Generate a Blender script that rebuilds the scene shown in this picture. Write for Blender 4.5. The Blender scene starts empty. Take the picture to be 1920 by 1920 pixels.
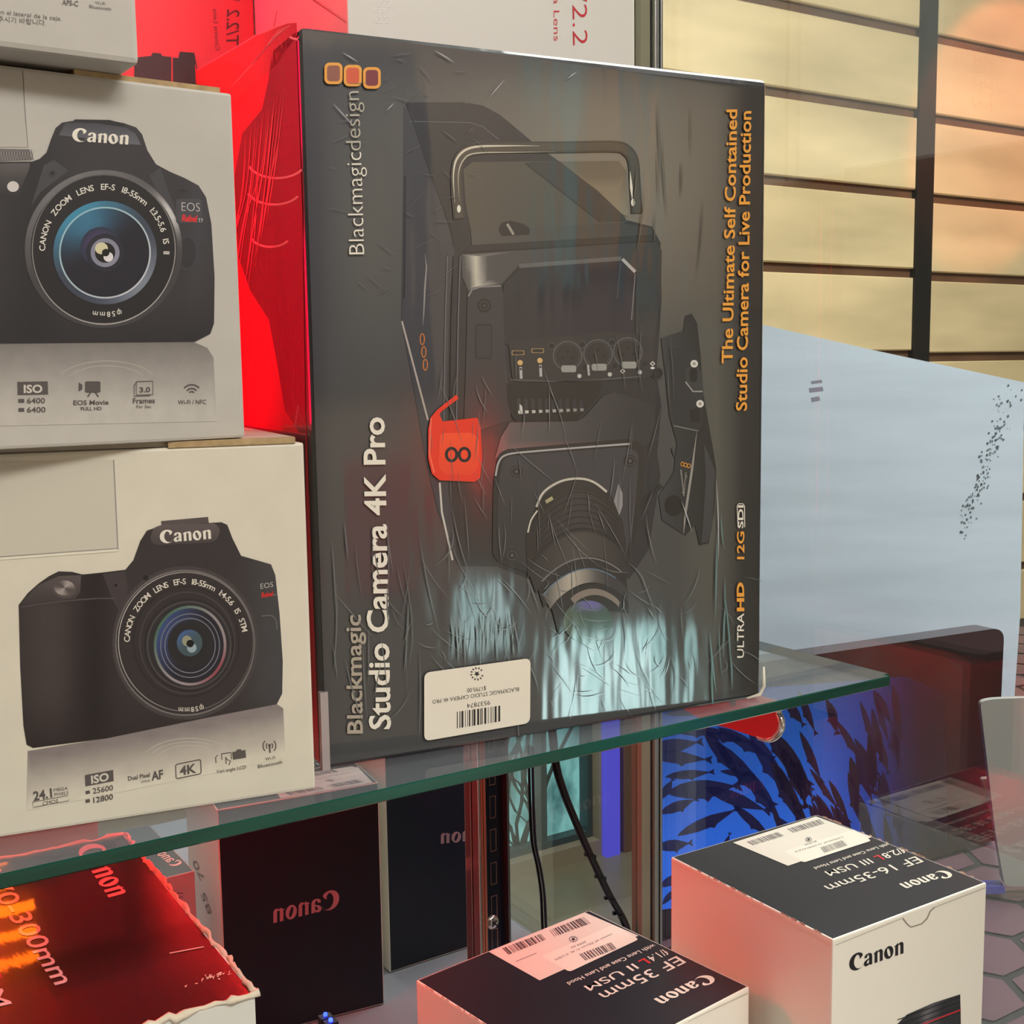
import bpy, bmesh, math, random
import numpy as np
from mathutils import Vector, Matrix
from mathutils.geometry import delaunay_2d_cdt

# ------------------------------------------------------------------ camera, world, lights, exposure
SC = bpy.context.scene
COL = SC.collection
H = 1.75                                  # camera height; shelf direction is world X, away from the camera is +Y
FPX, PIT, ROL, YAW = 2289.19, math.radians(6.8275), math.radians(-0.79995), math.radians(56.959)
_fx, _fy = math.cos(YAW), math.sin(YAW)
FW = np.array([_fx*math.cos(PIT), _fy*math.cos(PIT), -math.sin(PIT)])
_u0 = np.array([_fx*math.sin(PIT), _fy*math.sin(PIT), math.cos(PIT)])
_x0 = np.array([_fy, -_fx, 0.0])
RT = math.cos(ROL)*_x0 + math.sin(ROL)*_u0
UP = -math.sin(ROL)*_x0 + math.cos(ROL)*_u0
EYE = np.array([0.0, 0.0, H])

cam = bpy.data.objects.new('camera', bpy.data.cameras.new('camera'))
COL.objects.link(cam)
cam.data.sensor_width = 36.0
cam.data.sensor_fit = 'HORIZONTAL'
cam.data.lens = 36.0*FPX/1920.0
cam.data.clip_start = 0.02
cam.matrix_world = Matrix(((RT[0], UP[0], -FW[0], 0), (RT[1], UP[1], -FW[1], 0), (RT[2], UP[2], -FW[2], H), (0, 0, 0, 1)))
SC.camera = cam

SC.view_settings.view_transform = 'Standard'
SC.view_settings.look = 'None'
SC.view_settings.gamma = 1.0
SC.view_settings.use_curve_mapping = False
SC.view_settings.exposure = 0.0

W = bpy.data.worlds.new('world'); SC.world = W; W.use_nodes = True
W.node_tree.nodes['Background'].inputs[0].default_value = (0.75, 0.82, 0.9, 1)
W.node_tree.nodes['Background'].inputs[1].default_value = 0.4

def area(name, loc, size, power, color, rot=(0, 0, 0)):
    l = bpy.data.lights.new(name, 'AREA'); l.shape = 'RECTANGLE'; l.size, l.size_y = size
    l.energy = power; l.color = color
    o = bpy.data.objects.new(name, l); COL.objects.link(o); o.location = loc; o.rotation_euler = rot
    return o
area('ceiling_lamp_front', (0.6, -1.2, 3.07), (1.2, 0.6), 34, (1.0, 0.975, 0.95))
area('ceiling_lamp_left', (-0.1, -1.5, 3.07), (1.2, 0.6), 16, (1.0, 0.975, 0.95))
area('ceiling_lamp_right', (2.0, 0.4, 3.07), (1.6, 0.6), 34, (1.0, 0.975, 0.95))
area('ceiling_lamp_back', (1.6, 0.75, 3.07), (1.4, 0.5), 32, (1.0, 0.96, 0.92))

sp = bpy.data.lights.new('added_orange_spot', 'SPOT'); sp.energy = 60; sp.color = (1.0, 0.22, 0.10); sp.spot_size = math.radians(26); sp.spot_blend = 0.25; sp.shadow_soft_size = 0.02  # added spotlight, stands in for an orange reflection over the slat wall
so = bpy.data.objects.new('added_orange_spot', sp); COL.objects.link(so); so.location = (3.35, 0.95, 3.0)
so.rotation_euler = (Vector((2.82, 2.0, 2.36))-Vector(so.location)).to_track_quat('-Z', 'Y').to_euler()

# ------------------------------------------------------------------ pixel rays and small geometry helpers
def ray(px, py):
    return (px-960)*RT - (py-960)*UP + FPX*FW
def on_z(px, py, z):                       # z is relative to the camera height
    d = ray(px, py); return EYE + d*(z/d[2])
def on_plane(px, py, P, n):
    d = ray(px, py); n = np.array(n, float); return EYE + d*(((np.array(P)-EYE) @ n)/(d @ n))
def v3(a): return Vector((float(a[0]), float(a[1]), float(a[2])))

def lin(c):
    c = c/255.0
    return c/12.92 if c <= 0.04045 else ((c+0.055)/1.055)**2.4
def rgb(c, k=1.0): return (lin(c[0])*k, lin(c[1])*k, lin(c[2])*k, 1.0)
def mixc(a, b, t):
    t = max(0.0, min(1.0, t)); return tuple(a[i]*(1-t)+b[i]*t for i in range(3))

MATS = {}
def mat(name, color, rough=0.5, metal=0.0, coat=0.0, coat_rough=0.08, spec=0.5, emit=None, estr=1.0,
        noise=None, bump=None, vcol=False, cior=1.5):
    """noise=(scale, amount, detail, stretch) mottles the colour; bump=(scale, strength, stretch, distance)."""
    if name in MATS: return MATS[name]
    m = bpy.data.materials.new(name); MATS[name] = m; m.use_nodes = True
    nt = m.node_tree; N = nt.nodes; L = nt.links; b = N['Principled BSDF']
    col = rgb(color) if color else (1, 1, 1, 1)
    b.inputs['Base Color'].default_value = col
    b.inputs['Roughness'].default_value = rough; b.inputs['Metallic'].default_value = metal
    b.inputs['Specular IOR Level'].default_value = spec
    b.inputs['Coat Weight'].default_value = coat; b.inputs['Coat Roughness'].default_value = coat_rough
    b.inputs['Coat IOR'].default_value = cior
    src = None
    if vcol:
        a = N.new('ShaderNodeAttribute'); a.attribute_name = 'Col'; src = a.outputs['Color']
    tc = None
    def texco(stretch):
        nonlocal tc
        tc = tc or N.new('ShaderNodeTexCoord')
        mp = N.new('ShaderNodeMapping'); mp.inputs['Scale'].default_value = stretch
        L.new(tc.outputs['Object'], mp.inputs['Vector']); return mp.outputs['Vector']
    if noise:
        t = N.new('ShaderNodeTexNoise'); t.inputs['Scale'].default_value = noise[0]; t.inputs['Detail'].default_value = noise[2]
        L.new(texco(noise[3]), t.inputs['Vector'])
        mr = N.new('ShaderNodeMapRange'); mr.inputs[3].default_value = 1-noise[1]; mr.inputs[4].default_value = 1+noise[1]
        mr.inputs[1].default_value = 0.3; mr.inputs[2].default_value = 0.7
        L.new(t.outputs['Fac'], mr.inputs[0])
        mx = N.new('ShaderNodeMix'); mx.data_type = 'RGBA'; mx.blend_type = 'MULTIPLY'; mx.inputs[0].default_value = 1.0
        if src: L.new(src, mx.inputs[6])
        else: mx.inputs[6].default_value = col
        L.new(mr.outputs[0], mx.inputs[7]); src = mx.outputs[2]
    if src: L.new(src, b.inputs['Base Color'])
    if bump:
        t = N.new('ShaderNodeTexNoise'); t.inputs['Scale'].default_value = bump[0]; t.inputs['Detail'].default_value = 3
        L.new(texco(bump[2]), t.inputs['Vector'])
        bp = N.new('ShaderNodeBump'); bp.inputs['Strength'].default_value = bump[1]; bp.inputs['Distance'].default_value = bump[3]
        L.new(t.outputs['Fac'], bp.inputs['Height']); L.new(bp.outputs[0], b.inputs['Normal']); L.new(bp.outputs[0], b.inputs['Coat Normal'])
    if emit:
        if vcol: L.new(src, b.inputs['Emission Color'])
        else: b.inputs['Emission Color'].default_value = rgb(emit)
        b.inputs['Emission Strength'].default_value = estr
    return m

def link(name, me, m=None, parent=None):
    o = bpy.data.objects.new(name, me); COL.objects.link(o)
    if m is not None:
        for q in (m if isinstance(m, (list, tuple)) else [m]): me.materials.append(q)
    if parent is not None: o.parent = parent; o.matrix_parent_inverse = parent.matrix_world.inverted()
    return o
def empty(name, loc, label, cat, group=None):
    o = bpy.data.objects.new(name, None); COL.objects.link(o); o.location = loc; o.empty_display_size = 0.02
    o.matrix_world = Matrix.Translation(Vector(loc))
    tag(o, label, cat, group); return o
def tag(o, label, cat, group=None):
    o['label'] = label; o['category'] = cat
    if group: o['group'] = group
    return o
def struct(o): o['kind'] = 'structure'; return o

def box_bm(bm, x0, x1, y0, y1, z0, z1, mi=0):
    vs = [bm.verts.new(p) for p in ((x0,y0,z0),(x1,y0,z0),(x1,y1,z0),(x0,y1,z0),(x0,y0,z1),(x1,y0,z1),(x1,y1,z1),(x0,y1,z1))]
    for f in ((0,3,2,1),(4,5,6,7),(0,1,5,4),(1,2,6,5),(2,3,7,6),(3,0,4,7)):
        q = bm.faces.new([vs[i] for i in f]); q.material_index = mi
def finish(bm, name, smooth=False):
    bmesh.ops.recalc_face_normals(bm, faces=bm.faces[:])
    me = bpy.data.meshes.new(name); bm.to_mesh(me); bm.free()
    if smooth:
        for p in me.polygons: p.use_smooth = True
    return me
def box(name, a, b, m, parent=None, bevel=0.0, seg=2):
    bm = bmesh.new(); box_bm(bm, a[0], b[0], a[1], b[1], a[2], b[2])
    if bevel: bmesh.ops.bevel(bm, geom=bm.edges[:], offset=bevel, segments=seg, affect='EDGES', profile=0.6)
    return link(name, finish(bm, name), m, parent)
def tube(name, pts, r, m, parent=None, n=10, closed_ends=True):
    pts = [Vector(p) for p in pts]; bm = bmesh.new(); rings = []
    for i, p in enumerate(pts):
        d = (pts[min(i+1, len(pts)-1)]-pts[max(i-1, 0)]).normalized()
        s = d.cross(Vector((0.13, 0.21, 0.97)))
        if s.length < 1e-3: s = d.cross(Vector((1, 0, 0)))
        s.normalize(); t = d.cross(s)
        rr = r[i] if isinstance(r, (list, tuple)) else r
        rings.append([bm.verts.new(p+(s*math.cos(2*math.pi*k/n)+t*math.sin(2*math.pi*k/n))*rr) for k in range(n)])
    for a, b in zip(rings, rings[1:]):
        for k in range(n): bm.faces.new((a[k], a[(k+1) % n], b[(k+1) % n], b[k]))
    bm.faces.new(rings[0][::-1]); bm.faces.new(rings[-1])
    return link(name, finish(bm, name, True), m, parent)
def smooth_path(pts, k=6):
    P = [np.array(p, float) for p in pts]; out = []
    for i in range(len(P)-1):
        a, b, c, d = P[max(i-1, 0)], P[i], P[i+1], P[min(i+2, len(P)-1)]
        for j in range(k):
            t = j/k
            out.append(0.5*((2*b)+(c-a)*t+(2*a-5*b+4*c-d)*t*t+(3*b-a-3*c+d)*t**3))
    out.append(P[-1]); return out

# ------------------------------------------------------------------ printed faces: artwork laid on a carton's real plane
class Face:
    """A flat face of a carton: point, outward normal, and an up vector. Printing sits a hair above it."""
    def __init__(s, P, n, mirror_y=None, lim=None):
        s.lim = lim
        s.P = np.array(P, float); s.n = np.array(n, float)/np.linalg.norm(n); s.my = mirror_y
    def at(s, px, py):
        q = s._at(px, py)
        if s.lim is None: return q
        for ax, lo, hi in s.lim:           # printing never runs past the face it is on
            t = (q-s.P) @ ax; q = q+ax*(min(max(t, lo), hi)-t)
        return q
    def _at(s, px, py):
        if s.my is None: return on_plane(px, py, s.P, s.n)
        P = s.P.copy(); n = s.n.copy(); P[1] = 2*s.my-P[1]; n[1] = -n[1]
        q = on_plane(px, py, P, n); q[1] = 2*s.my-q[1]; return q

LAY = 0.00004
class Print:
    """Collects flat coloured shapes (given by where they fall in the photo) into one mesh."""
    def __init__(s, face, lift=0): s.f = face; s.v = []; s.p = []; s.c = []; s.lift = lift
    def _add(s, pts, polys, cols, lay):
        o = len(s.v); off = s.f.n*(LAY*(lay+s.lift)+0.0001)
        for (x, y), c in zip(pts, cols):
            s.v.append(tuple(s.f.at(x, y)+off)); s.c.append(c)
        for p in polys: s.p.append([i+o for i in p])
    def fill(s, poly, color, lay=1, holes=(), step=None):
        loops = [list(poly)]+[list(h) for h in holes]; vs = []; ed = []
        for lp in loops:
            o = len(vs); vs += [Vector((float(x), float(y))) for x, y in lp]
            ed += [(o+i, o+(i+1) % len(lp)) for i in range(len(lp))]
        if step and callable(color):
            xs = [v.x for v in vs]; ys = [v.y for v in vs]
            y = min(ys)+step/2
            while y < max(ys):
                x = min(xs)+step/2
                while x < max(xs):
                    if inside(x, y, poly): vs.append(Vector((x+0.013*(y % 7), y+0.017*(x % 5))))
                    x += step
                y += step
        ov, oe, of = delaunay_2d_cdt(vs, ed, [], 1 if not holes else 0, 1e-5)[:3]
        if holes:
            of = [f for f in of if (lambda c: inside(c[0], c[1], poly) and not any(inside(c[0], c[1], h) for h in holes))(
                (sum(ov[i].x for i in f)/len(f), sum(ov[i].y for i in f)/len(f)))]
        fn = color if callable(color) else (lambda x, y: color)
        s._add([(v.x, v.y) for v in ov], [list(f) for f in of], [fn(v.x, v.y) for v in ov], lay)
    def ring(s, cx, cy, rx0, ry0, rx1, ry1, color, lay=1, n=72, a0=0, a1=360):
        fn = color if callable(color) else (lambda a, t: color)
        pts = []; cols = []; polys = []; R = 1 if not callable(color) else 4
        for i in range(n+1):
            a = math.radians(a0+(a1-a0)*i/n)
            for j in range(R+1):
                t = j/R; rx = rx0+(rx1-rx0)*t; ry = ry0+(ry1-ry0)*t
                pts.append((cx+rx*math.cos(a), cy-ry*math.sin(a))); cols.append(fn(math.degrees(a), t))
        for i in range(n):
            for j in range(R):
                a = i*(R+1)+j; polys.append([a, a+1, a+R+2, a+R+1])
        s._add(pts, polys, cols, lay)
    def disc(s, cx, cy, rx, ry, color, lay=1, n=48):
        fn = color if callable(color) else (lambda a, t: color)
        s.ring(cx, cy, 0.01, 0.01, rx, ry, fn if callable(color) else color, lay, n)
    def line(s, pts, w, color, lay=1, taper=False):
        P = [np.array(p, float) for p in pts]; out = []; polys = []
        for i, p in enumerate(P):
            d = P[min(i+1, len(P)-1)]-P[max(i-1, 0)]; d = d/(np.linalg.norm(d)+1e-9); nn = np.array([-d[1], d[0]])
            ww = w/2
            if taper: ww = w/2*max(0.12, math.sin(math.pi*i/(len(P)-1)))
            out += [tuple(p+nn*ww), tuple(p-nn*ww)]
        for i in range(len(P)-1): polys.append([2*i, 2*i+1, 2*i+3, 2*i+2])
        s._add(out, polys, [color]*len(out), lay)
    def text(s, t, p0, p1, up, color, lay=2, bold=0.0, cap=0.72, squeeze=None):
        vs, fs, w = glyphs(t, bold)
        p0, p1, up = np.array(p0, float), np.array(p1, float), np.array(up, float)
        s._add([tuple(p0+(p1-p0)*(x/w)+up*(y/cap)) for x, y in vs], fs, [color]*len(vs), lay)
    def ring_text(s, t, cx, cy, rx, ry, a0, a1, size, color, lay=3, bold=0.01):
        wid = [0.0]
        for ch in t: wid.append(wid[-1]+(0.42 if ch == ' ' else glyphs(ch, 0)[2]+0.10))
        for i, ch in enumerate(t):
            if ch == ' ': continue
            vs, fs, w = glyphs(ch, bold)
            a = math.radians(a0+(a1-a0)*((wid[i]+wid[i+1])/2)/wid[-1])
            c = np.array([cx+rx*math.cos(a), cy-ry*math.sin(a)])
            up = np.array([math.cos(a), -math.sin(a)]); dr = np.array([math.sin(a), math.cos(a)])
            s._add([tuple(c+dr*(x-w/2)*size+up*y*size) for x, y in vs], fs, [color]*len(vs), lay)
    def word(s, p0, p1, up, color, lay=2, mirror=False):
        """The camera maker's heavy-contrast serif word mark; up is the x-height vector."""
        p0, p1, up = np.array(p0, float), np.array(p1, float), np.array(up, float); x = 0.0
        for poly, holes, adv in (LC, LA, LN, LO, LN):
            T = lambda q: tuple(p0+(p1-p0)*((q[0]+x)/LTOT)+up*q[1])
            s.fill([T(q) for q in poly], color, lay, [[T(q) for q in h] for h in holes]); x += adv
    def build(s, name, m, parent):
        me = bpy.data.meshes.new(name); me.from_pydata(s.v, [], s.p); me.update()
        n = Vector(s.f.n)
        ca = me.color_attributes.new('Col', 'FLOAT_COLOR', 'POINT')
        flat = []
        for c in s.c: flat += [lin(max(0, c[0])), lin(max(0, c[1])), lin(max(0, c[2])), 1.0]
        ca.data.foreach_set('color', flat)
        bm = bmesh.new(); bm.from_mesh(me)
        for f in bm.faces:
            f.normal_update()
            if f.normal.dot(n) < 0: f.normal_flip()
        bm.to_mesh(me); bm.free()
        return link(name, me, m, parent)

def inside(x, y, poly):
    r = False; j = len(poly)-1
    for i in range(len(poly)):
        xi, yi = poly[i]; xj, yj = poly[j]
        if (yi > y) != (yj > y) and x < (xj-xi)*(y-yi)/(yj-yi+1e-12)+xi: r = not r
        j = i
    return r
_G = {}
def glyphs(t, bold=0.0):
    k = (t, bold)
    if k in _G: return _G[k]
    c = bpy.data.curves.new('t', 'FONT'); c.body = t; c.size = 1.0; c.offset = bold; c.resolution_u = 3
    o = bpy.data.objects.new('t', c); COL.objects.link(o)
    me = bpy.data.meshes.new_from_object(o.evaluated_get(bpy.context.evaluated_depsgraph_get()))
    vs = [(v.co.x, v.co.y) for v in me.vertices]; fs = [list(p.vertices) for p in me.polygons]
    bpy.data.objects.remove(o); bpy.data.curves.remove(c); bpy.data.meshes.remove(me)
    if vs:
        x0 = min(v[0] for v in vs); vs = [(x-x0, y) for x, y in vs]; w = max(v[0] for v in vs)
    else: w = 0.3
    _G[k] = (vs, fs, max(w, 0.01)); return _G[k]

def ell(cx, cy, rx, ry, a0=0, a1=360, n=28, rot=0):
    r = math.radians(rot); o = []
    for i in range(n):
        a = math.radians(a0+(a1-a0)*i/(n if abs(a1-a0) >= 360 else n-1)); x, y = rx*math.cos(a), ry*math.sin(a)
        o.append((cx+x*math.cos(r)-y*math.sin(r), cy+x*math.sin(r)+y*math.cos(r)))
    return o
LC = (ell(0.66, 0.66, 0.66, 0.74, 48, 322, 30)+[(1.10, 0.30)]+ell(0.86, 0.66, 0.46, 0.64, 310, 118, 22)+[(0.78, 1.18), (0.90, 0.98), (0.86, 0.80), (0.98, 0.84), (1.14, 1.06)], [], 1.24)
LA = ([(.70,0),(.48,0),(.46,.10),(.36,.01),(.22,-.03),(.08,.02),(.0,.14),(.0,.30),(.08,.44),(.25,.53),(.44,.58),(.44,.76),(.40,.88),(.33,.90),(.28,.84),(.26,.70),(.04,.68),(.06,.86),(.18,.98),(.36,1.03),(.54,1.0),(.66,.90),(.70,.74)], [[(.44,.48),(.30,.40),(.24,.28),(.26,.18),(.34,.16),(.44,.24)]], 0.84)
LN = ([(.06,0),(.30,0),(.30,.78),(.38,.86),(.46,.84),(.50,.76),(.50,0),(.75,0),(.75,.82),(.70,.95),(.60,1.03),(.48,1.02),(.36,.95),(.31,.88),(.30,1.05),(.24,1.0),(-.02,.84),(-.02,.79),(.06,.80)], [], 0.87)
LO = (ell(.39, .5, .39, .54), [ell(.39, .5, .12, .38, rot=14)], 0.88)
LTOT = 1.24+0.84+0.87+0.88+0.77
def rrect(x0, y0, x1, y1, r, n=5):
    o = []
    for cx, cy, a in ((x1-r, y1-r, 0), (x0+r, y1-r, 90), (x0+r, y0+r, 180), (x1-r, y0+r, 270)):
        for i in range(n+1):
            t = math.radians(a+90*i/n); o.append((cx+r*math.cos(t), cy+r*math.sin(t)))
    return o
def round_poly(P, r, n=4):
    P = [np.array(p, float) for p in P]; out = []
    for i in range(len(P)):
        a, b, c = P[i-1], P[i], P[(i+1) % len(P)]
        da, dc = a-b, c-b; la, lc = np.linalg.norm(da), np.linalg.norm(dc)
        k = min(r, la*0.45, lc*0.45); p, q = b+da/la*k, b+dc/lc*k
        for j in range(n+1):
            t = j/n; out.append(tuple((1-t)**2*p+2*t*(1-t)*b+t*t*q))
    return out
def quadpt(Q, u, v):                       # bilinear point of a pixel quad TL, TR, BR, BL
    Q = [np.array(q, float) for q in Q]
    return tuple((Q[0]*(1-u)+Q[1]*u)*(1-v)+(Q[3]*(1-u)+Q[2]*u)*v)

class Carton:
    """A cardboard box standing upright: front-left-bottom corner, heading of its front edge, width, depth, height."""
    def __init__(s, name, corner, ang, w, d, h, label, cat='box', body=None, mats=None, bevel=0.0015, group=None, topi=None, seg=2):
        s.c = np.array(corner, float); a = math.radians(ang)
        s.u = np.array([math.cos(a), math.sin(a), 0]); s.v = np.array([-math.sin(a), math.cos(a), 0]); s.w, s.d, s.h = w, d, h
        s.root = empty(name, tuple(s.c+s.u*w/2+s.v*d/2), label, cat, group)
        bm = bmesh.new(); box_bm(bm, 0, w, 0, d, 0, h)
        bm.faces.ensure_lookup_table()
        bmesh.ops.recalc_face_normals(bm, faces=bm.faces[:])
        if mats and len(mats) > 1 and topi:
            for f in bm.faces:
                n = f.normal; k = 'top' if n.z > .5 else 'bottom' if n.z < -.5 else 'front' if n.y < -.5 else 'back' if n.y > .5 else 'left' if n.x < -.5 else 'right'
                f.material_index = topi.get(k, 0)
        bmesh.ops.bevel(bm, geom=bm.edges[:], offset=bevel, segments=seg, affect='EDGES', profile=0.6)
        me = finish(bm, name+'_body')
        M = Matrix(((s.u[0], s.v[0], 0, s.c[0]), (s.u[1], s.v[1], 0, s.c[1]), (0, 0, 1, s.c[2]), (0, 0, 0, 1)))
        me.transform(M)
        s.body = link('carton_body', me, mats, s.root)
    def pt(s, a, b, c): return s.c+s.u*a+s.v*b+np.array([0, 0, c])
    def _l(s, *k):
        e = 0.0012; Z = np.array([0, 0, 1.0]); D = {'u': (s.u, e, s.w-e), 'v': (s.v, e, s.d-e), 'z': (Z, e, s.h-e)}
        return [D[i] for i in k]
    def front(s, my=None): return Face(s.c, -s.v, my, s._l('u', 'z'))
    def back(s, my=None): return Face(s.pt(0, s.d, 0), s.v, my, s._l('u', 'z'))
    def left(s, my=None): return Face(s.c, -s.u, my, s._l('v', 'z'))
    def right(s, my=None): return Face(s.pt(s.w, 0, 0), s.u, my, s._l('v', 'z'))
    def top(s, my=None): return Face(s.pt(0, 0, s.h), (0, 0, 1), my, s._l('u', 'v'))
    def slab(s, name, a, b, m):            # a small block given in carton coordinates
        bm = bmesh.new(); box_bm(bm, a[0], b[0], a[1], b[1], a[2], b[2]); me = finish(bm, name)
        me.transform(Matrix(((s.u[0], s.v[0], 0, s.c[0]), (s.u[1], s.v[1], 0, s.c[1]), (0, 0, 1, s.c[2]), (0, 0, 0, 1))))
        return link(name, me, m, s.root)
def slab_from_px(name, pts, P, n, thick, m, parent=None, bevel=0.0):
    """A flat slab whose outline is traced; it stands at its own plane and has its own thickness behind it."""
    n = np.array(n, float)/np.linalg.norm(n); bm = bmesh.new()
    fr = [bm.verts.new(tuple(on_plane(x, y, P, n))) for x, y in pts]
    bk = [bm.verts.new(tuple(on_plane(x, y, P, n)-n*thick)) for x, y in pts]
    bm.faces.new(fr); bm.faces.new(bk[::-1]); k = len(fr)
    for i in range(k): bm.faces.new((fr[i], bk[i], bk[(i+1) % k], fr[(i+1) % k]))
    bmesh.ops.recalc_face_normals(bm, faces=bm.faces[:])
    return link(name, finish(bm, name), m, parent)
def barcode(pr, Q, color, lay, rng, n=26, v0=0.0, v1=1.0):
    x = 0.0
    while x < 1.0:
        w = rng.choice((0.012, 0.02, 0.03, 0.045)); 
        pr.fill([quadpt(Q, x, v0), quadpt(Q, min(1, x+w), v0), quadpt(Q, min(1, x+w), v1), quadpt(Q, x, v1)], color, lay)
        x += w+rng.choice((0.015, 0.025, 0.04))

# ------------------------------------------------------------------ materials
def glass_mat(name, tint, refl=1.0, ior=1.5, refl_veil=0.0):
    m = bpy.data.materials.new(name); MATS[name] = m; m.use_nodes = True
    nt = m.node_tree; N = nt.nodes; L = nt.links; N.remove(N['Principled BSDF']); out = N['Material Output']
    t = N.new('ShaderNodeBsdfTransparent'); t.inputs[0].default_value = (*tint, 1)
    g = N.new('ShaderNodeBsdfGlossy'); g.inputs['Roughness'].default_value = 0.0; g.inputs[0].default_value = (1, 1, 1, 1)
    fr = N.new('ShaderNodeFresnel'); fr.inputs[0].default_value = ior
    mx = N.new('ShaderNodeMixShader')
    mul = N.new('ShaderNodeMath'); mul.operation = 'MULTIPLY'; mul.inputs[1].default_value = refl; mul.use_clamp = True
    ge = N.new('ShaderNodeNewGeometry'); mi = N.new('ShaderNodeMix'); mi.data_type = 'FLOAT'   # thin sheet: the same reflection from either side
    mi.inputs[2].default_value = ior; mi.inputs[3].default_value = 1.0/ior
    L.new(ge.outputs['Backfacing'], mi.inputs[0]); L.new(mi.outputs[0], fr.inputs[0])
    L.new(fr.outputs[0], mul.inputs[0]); L.new(mul.outputs[0], mx.inputs[0]); L.new(t.outputs[0], mx.inputs[1]); L.new(g.outputs[0], mx.inputs[2])
    if refl_veil:
        d = N.new('ShaderNodeBsdfDiffuse'); d.inputs[0].default_value = (0.7, 0.75, 0.8, 1)
        m2 = N.new('ShaderNodeMixShader'); m2.inputs[0].default_value = refl_veil
        L.new(mx.outputs[0], m2.inputs[1]); L.new(d.outputs[0], m2.inputs[2]); L.new(m2.outputs[0], out.inputs[0])
    else: L.new(mx.outputs[0], out.inputs[0])
    return m
GLASS_SHELF = glass_mat('shelf_glass', (0.78, 0.84, 0.86), 0.26, refl_veil=0.10)  # pale diffuse layer stands in for the shelf's blue-grey reflection
GLASS_PANE = glass_mat('pane_glass', (0.88, 0.93, 0.93), 1.25, ior=1.55)
GLASS_EDGE = mat('glass_edge_green', (20, 74, 62), 0.12, coat=0.6, noise=(9, 0.35, 2, (1, 1, 8)))
MIRROR = mat('mirror_silver', (222, 226, 224), 0.0, metal=1.0)
ALU = mat('brushed_aluminium', (190, 192, 190), 0.32, metal=0.9)
CHROME = mat('chrome', (225, 222, 215), 0.12, metal=.85)
COPPERY = mat('warm_chrome', (178, 120, 96), 0.25, metal=0.35)
BLACKM = mat('black_gasket', (20, 20, 22), 0.5)
CREAM_EDGE = mat('pale_frame_paint', (150, 146, 122), 0.5)
DECK = mat('pale_laminate', (150, 148, 158), 0.35, noise=(12, 0.06, 2, (1, 1, 1)))
DECK_EDGE = mat('beige_edging', (196, 170, 130), 0.4)
MAPLE = mat('maple_veneer', (234, 208, 160), 0.42, coat=0.15, noise=(2.4, 0.20, 8, (0.8, 1, 3.4)))
GROOVE = mat('slat_groove', (104, 74, 52), 0.5, noise=(5, 0.2, 2, (1, 1, 1)))
BARM = mat('dark_upright', (34, 31, 28), 0.45)
PLASTER = mat('painted_wall', (172, 154, 132), 0.8, noise=(3, 0.1, 3, (1, 1, 1)))
CEIL = mat('ceiling_tile', (140, 136, 130), 0.9)
FLOORM = mat('floor_tile', (150, 138, 112), 0.35, noise=(4, 0.15, 4, (1, 1, 1)))
LAMPE = mat('lamp_diffuser', (255, 250, 240), 0.4, emit=(255, 244, 225), estr=3.5)

# ------------------------------------------------------------------ the room
YB = 2.0
struct(box('floor', (-3.2, -2.7, -0.05), (5.2, 2.15, 0), FLOORM))
struct(box('ceiling', (-3.2, -2.7, 3.20), (5.2, 2.15, 3.30), CEIL))
struct(box('wall_left', (-3.25, -2.7, 0), (-3.15, 2.15, 3.20), mat('dark_wall_paint', (72, 62, 56), .8)))
struct(box('wall_right', (5.1, -2.7, 0), (5.2, 2.15, 3.20), PLASTER))
# back wall: maple slat boards with grooves between, dark upright where two panels meet
bm = bmesh.new(); box_bm(bm, -3.2, 5.15, YB+0.012, YB+0.15, 0, 3.20, 1)
zl = [H+z for z in (0.966, 0.778, 0.590, 0.400, 0.211, 0.013)]
while zl[-1] > 0.2: zl.append(zl[-1]-0.19)
while zl[0] < 3.0: zl.insert(0, zl[0]+0.19)
zs = [3.20]+zl+[0.0]
for a, b in zip(zs, zs[1:]):
    for x0, x1, dz in ((-3.2, 2.482, 0.0), (2.543, 5.15, -0.006)):
        box_bm(bm, x0, x1, YB, YB+0.0118, b+0.011+dz, a-0.011+dz, 0)
box_bm(bm, 2.482, 2.543, YB-0.004, YB+0.03, 0, 3.20, 2)
bmesh.ops.bevel(bm, geom=[e for e in bm.edges if abs(e.verts[0].co.y-YB) < 1e-4 and abs(e.verts[1].co.y-YB) < 1e-4], offset=0.003, segments=1, affect='EDGES')
me = finish(bm, 'wall_back')
struct(link('wall_back', me, [MAPLE, GROOVE, BARM]))
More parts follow.
